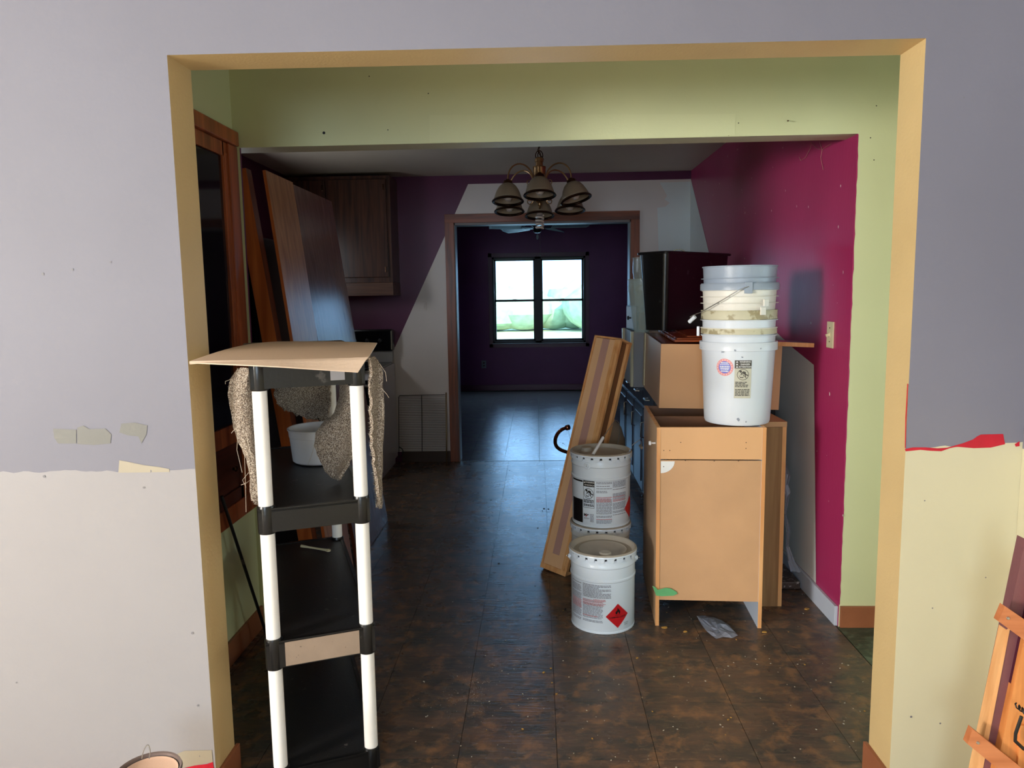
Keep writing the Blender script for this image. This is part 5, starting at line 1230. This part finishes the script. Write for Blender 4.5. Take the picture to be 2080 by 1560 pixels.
rg = [(1594, 932), (1606, 966), (1601, 985), (1606, 1000), (1597, 1040), (1606, 1075), (1603, 1110), (1614, 1140), (1626, 1162)]
for i in range(9): rows.append([at(lf[i][0]+(rg[i][0]-lf[i][0])*j/5, lf[i][1]+(rg[i][1]-lf[i][1])*j/5+r2.uniform(-2, 2), 'Y', 3.475+r2.uniform(-.012, .012)) for j in range(6)])
mb = MB(); mb.grid(rows, 0, 0.0)
tag(mb.build('plastic_film', M_film), 'strip of crinkled clear plastic film hanging by the countertop offcut', 'plastic film')

# crumpled film on the floor
out_ = [(1415, 1253), (1432, 1252), (1450, 1256), (1466, 1262), (1480, 1272), (1492, 1285), (1499, 1293), (1488, 1298), (1470, 1296), (1455, 1300), (1446, 1294), (1434, 1283), (1426, 1272), (1420, 1262)]
ctr = at(1458, 1278, 'Z', .01); vs = [ctr]; fs = []; rings = 4; n = len(out_)
for q in range(1, rings+1):
    for x, y in out_:
        p = at(x, y, 'Z', 0); v = Vector((ctr.x, ctr.y, 0)).lerp(p, q/rings); v.z = .004+(.012 if q < rings else .002)*r2.random(); vs.append(v)
for k in range(n): fs.append((0, 1+k, 1+(k+1) % n))
for q in range(rings-1):
    for k in range(n): a = 1+q*n+k; b = 1+q*n+(k+1) % n; fs.append((a, b, b+n, a+n))
mb = MB(); mb.add(vs, fs); tag(mb.build('crumpled_film', glassy('blue_printed_film', (170, 178, 200), .55, .2)), 'crumpled clear plastic wrapper on the floor in front of the base cabinet', 'wrapper')

# ------------------------------------------------------------------ crumbs, chips and scratches on the floor
def crumbs(name, mt, n, region, smin, smax, label, flat=.5):
    mb = MB()
    for _ in range(n):
        x, y = region(); s_ = R.uniform(smin, smax); a = R.uniform(0, 6)
        M = Matrix.Translation((x, y, 0.0004))@Matrix.Rotation(a, 4, 'Z'); mb.box(-s_, s_, -s_*R.uniform(.3, .9), s_*R.uniform(.3, .9), 0, s_*flat, M=M)
    return tag(mb.build(name, mt), label, 'debris', kind='stuff')
crumbs('floor_crumbs', M_crumb, 260, lambda: (R.uniform(-.45, 1.2), 2.05+abs(R.gauss(0, .8))), .0008, .0028, 'pale crumbs and dust scattered over the tiled floor')
crumbs('plaster_dust', M_crumb, 170, lambda: (-.26+R.gauss(0, .05), 2.55+R.gauss(0, .09)), .0004, .0012, 'small patch of white plaster dust on the floor right of the shelf')
crumbs('wood_chips', M_crumbo, 26, lambda: (R.uniform(-.3, 1.2), R.uniform(2.15, 3.4)), .002, .0045, 'yellowish wood chips scattered over the floor')
crumbs('dark_crumbs', M_crumbd, 60, lambda: (R.uniform(-.5, .4), R.uniform(3, 7.2)), .002, .0055, 'dark specks scattered over the shiny floor')
mb = MB()
for px, py, s_ in ((1350, 1276, 7), (1392, 1284, 5), (1552, 1285, 6), (1638, 1238, 6)):
    p = at(px, py, 'Z', 0); q = [p+Vector((s_*.002*math.cos(a)*r2.uniform(.5, 1.2), s_*.0016*math.sin(a)*r2.uniform(.5, 1.2), .0015)) for a in [k*.9 for k in range(7)]]; mb.prism(q, (0, 0, .003))
tag(mb.build('leaf_scraps', M_crumbo), 'yellow scraps by the feet of the tan base cabinet', 'debris', kind='stuff')

# cobweb at the top of the magenta wall
mb = MB()
def webp(px, py): p = onR(px, py); return Vector((XR-.004, p.y, p.z))
for seg_ in (((1650, 287), (1648, 300), (1638, 320), (1628, 326)), ((1666, 287), (1672, 304), (1669, 320), (1674, 345)), ((1672, 304), (1662, 302), (1650, 290)), ((1672, 304), (1680, 298), (1690, 292)), ((1628, 326), (1625, 318))):
    mb.tube([webp(*q) for q in seg_], .0013, 4)
tag(mb.build('cobweb', M_web), 'dusty cobweb strands high on the magenta wall', 'cobweb', kind='stuff')

# ------------------------------------------------------------------ near room, bottom left: small pail; right edge: leaning door frame
t = thing('small_pail', (-.93, 1.62, 0), 'small round pail with wire loop at the bottom left by the cream wall', 'pail')
mb = MB(); c = Vector((-.936, 1.60, 0)); mb.lathe([(0, .002), (.062, .002), (.064, 0), (.066, .004), (.072, .322), (.074, .328), (.076, .334), (.074, .340), (.070, .338), (.068, .322), (.060, .27), (0, .27)], c, 40); mb.build('body', paint('grey_brown_tin', (120, 104, 98), .4, metal=.3), t)
mb = MB(); mb.lathe([(.0, .328), (.060, .328), (.066, .332)], c, 36); mb.build('lid', paint('peach_lid', (214, 176, 150), .5), t)
a = at(288, 1541, 'Y', 1.60); b = at(303, 1541, 'Y', 1.60); tp = at(300, 1513, 'Y', 1.60)
mb = MB(); mb.tube(smooth([a, at(292, 1524, 'Y', 1.60), tp, at(305, 1524, 'Y', 1.60), b], 4), .0012, 6); mb.build('wire_loop', M_wire, t)

ld = thing('leaning_door', (1.15, 1.75, 0), 'plum-painted wooden door frame with crosswise battens leaning in the right corner', 'door')
def nr(px, py, Y=1.70): return at(px, py, 'Y', Y)
def strip(name, l0, l1, r0_, r1_, mt, Y=1.70, dep=.02):
    mb = MB(); a, b, c_, d_ = nr(*l0, Y), nr(*l1, Y), nr(*r1_, Y), nr(*r0_, Y)   # l0 top-left, l1 bottom-left, r0 top-right, r1 bottom-right
    up2 = (a-b).normalized(); # extend down to the floor
    kb = b.z/max(1e-3, (a-b).normalized().z); b = b-up2*kb; kc = c_.z/max(1e-3, (d_-c_).normalized().z); c_ = c_-(d_-c_).normalized()*kc
    mb.prism([a, b, c_, d_], (0, dep, 0)); return mb.build(name, mt, ld)
strip('painted_board', (2083, 1095), (1985, 1560), (2095, 1160), (2024, 1560), M_dirtpurple, 1.70, .03)
strip('bare_edge', (2045, 1280), (1985, 1560), (2052, 1275), (1997, 1560), M_tanedge, 1.698, .03)
strip('purple_groove', (2086, 1230), (2018, 1560), (2092, 1240), (2030, 1560), M_deeppurple, 1.692, .02)
strip('metal_weatherstrip', (2090, 1230), (2027, 1560), (2094, 1230), (2033, 1560), M_inkgrey, 1.690, .02)
strip('oak_stile', (2106, 1180), (2022, 1570), (2140, 1180), (2062, 1570), M_oaknear, 1.68, .03)
def batten(pa, pb, pc, pd, Y=1.655):
    mb = MB(); q = [nr(*p, Y) for p in (pa, pb, pc, pd)]; mb.prism(q, (0, .018, 0)); o_ = mb.build('batten', M_batten, ld)
    s_ = q[0].lerp(q[1], .5).lerp(q[3].lerp(q[2], .5), .16); mb = MB(); mb.lathe([(0, .003), (.003, .0025), (.0042, 0)], s_, 12, M=Matrix.Rotation(PI/2, 4, 'X')); mb.build('screw', M_steel, o_)
batten((2041, 1231), (2028, 1262), (2110, 1322), (2120, 1285))
batten((1976, 1481), (1965, 1511), (2062, 1590), (2075, 1560))
mb = MB(); mb.box(nr(2058, 1460).x, 1.26, 1.672, 1.70, .0, nr(2058, 1460).z); mb.build('lower_panel', M_oaknear, ld)
mb = MB(); s0 = nr(2064, 1433, 1.64); 
mb.tube([s0+Vector((q*.0016, .006*math.sin(q*1.3), .006*math.cos(q*1.3)-q*.0012)) for q in range(26)], .0018, 5)
mb.tube([nr(2075, 1455, 1.65), nr(2063, 1490, 1.65), nr(2062, 1505, 1.65), nr(2080, 1522, 1.65)], .004, 6); mb.build('latch_spring', M_ink, ld)
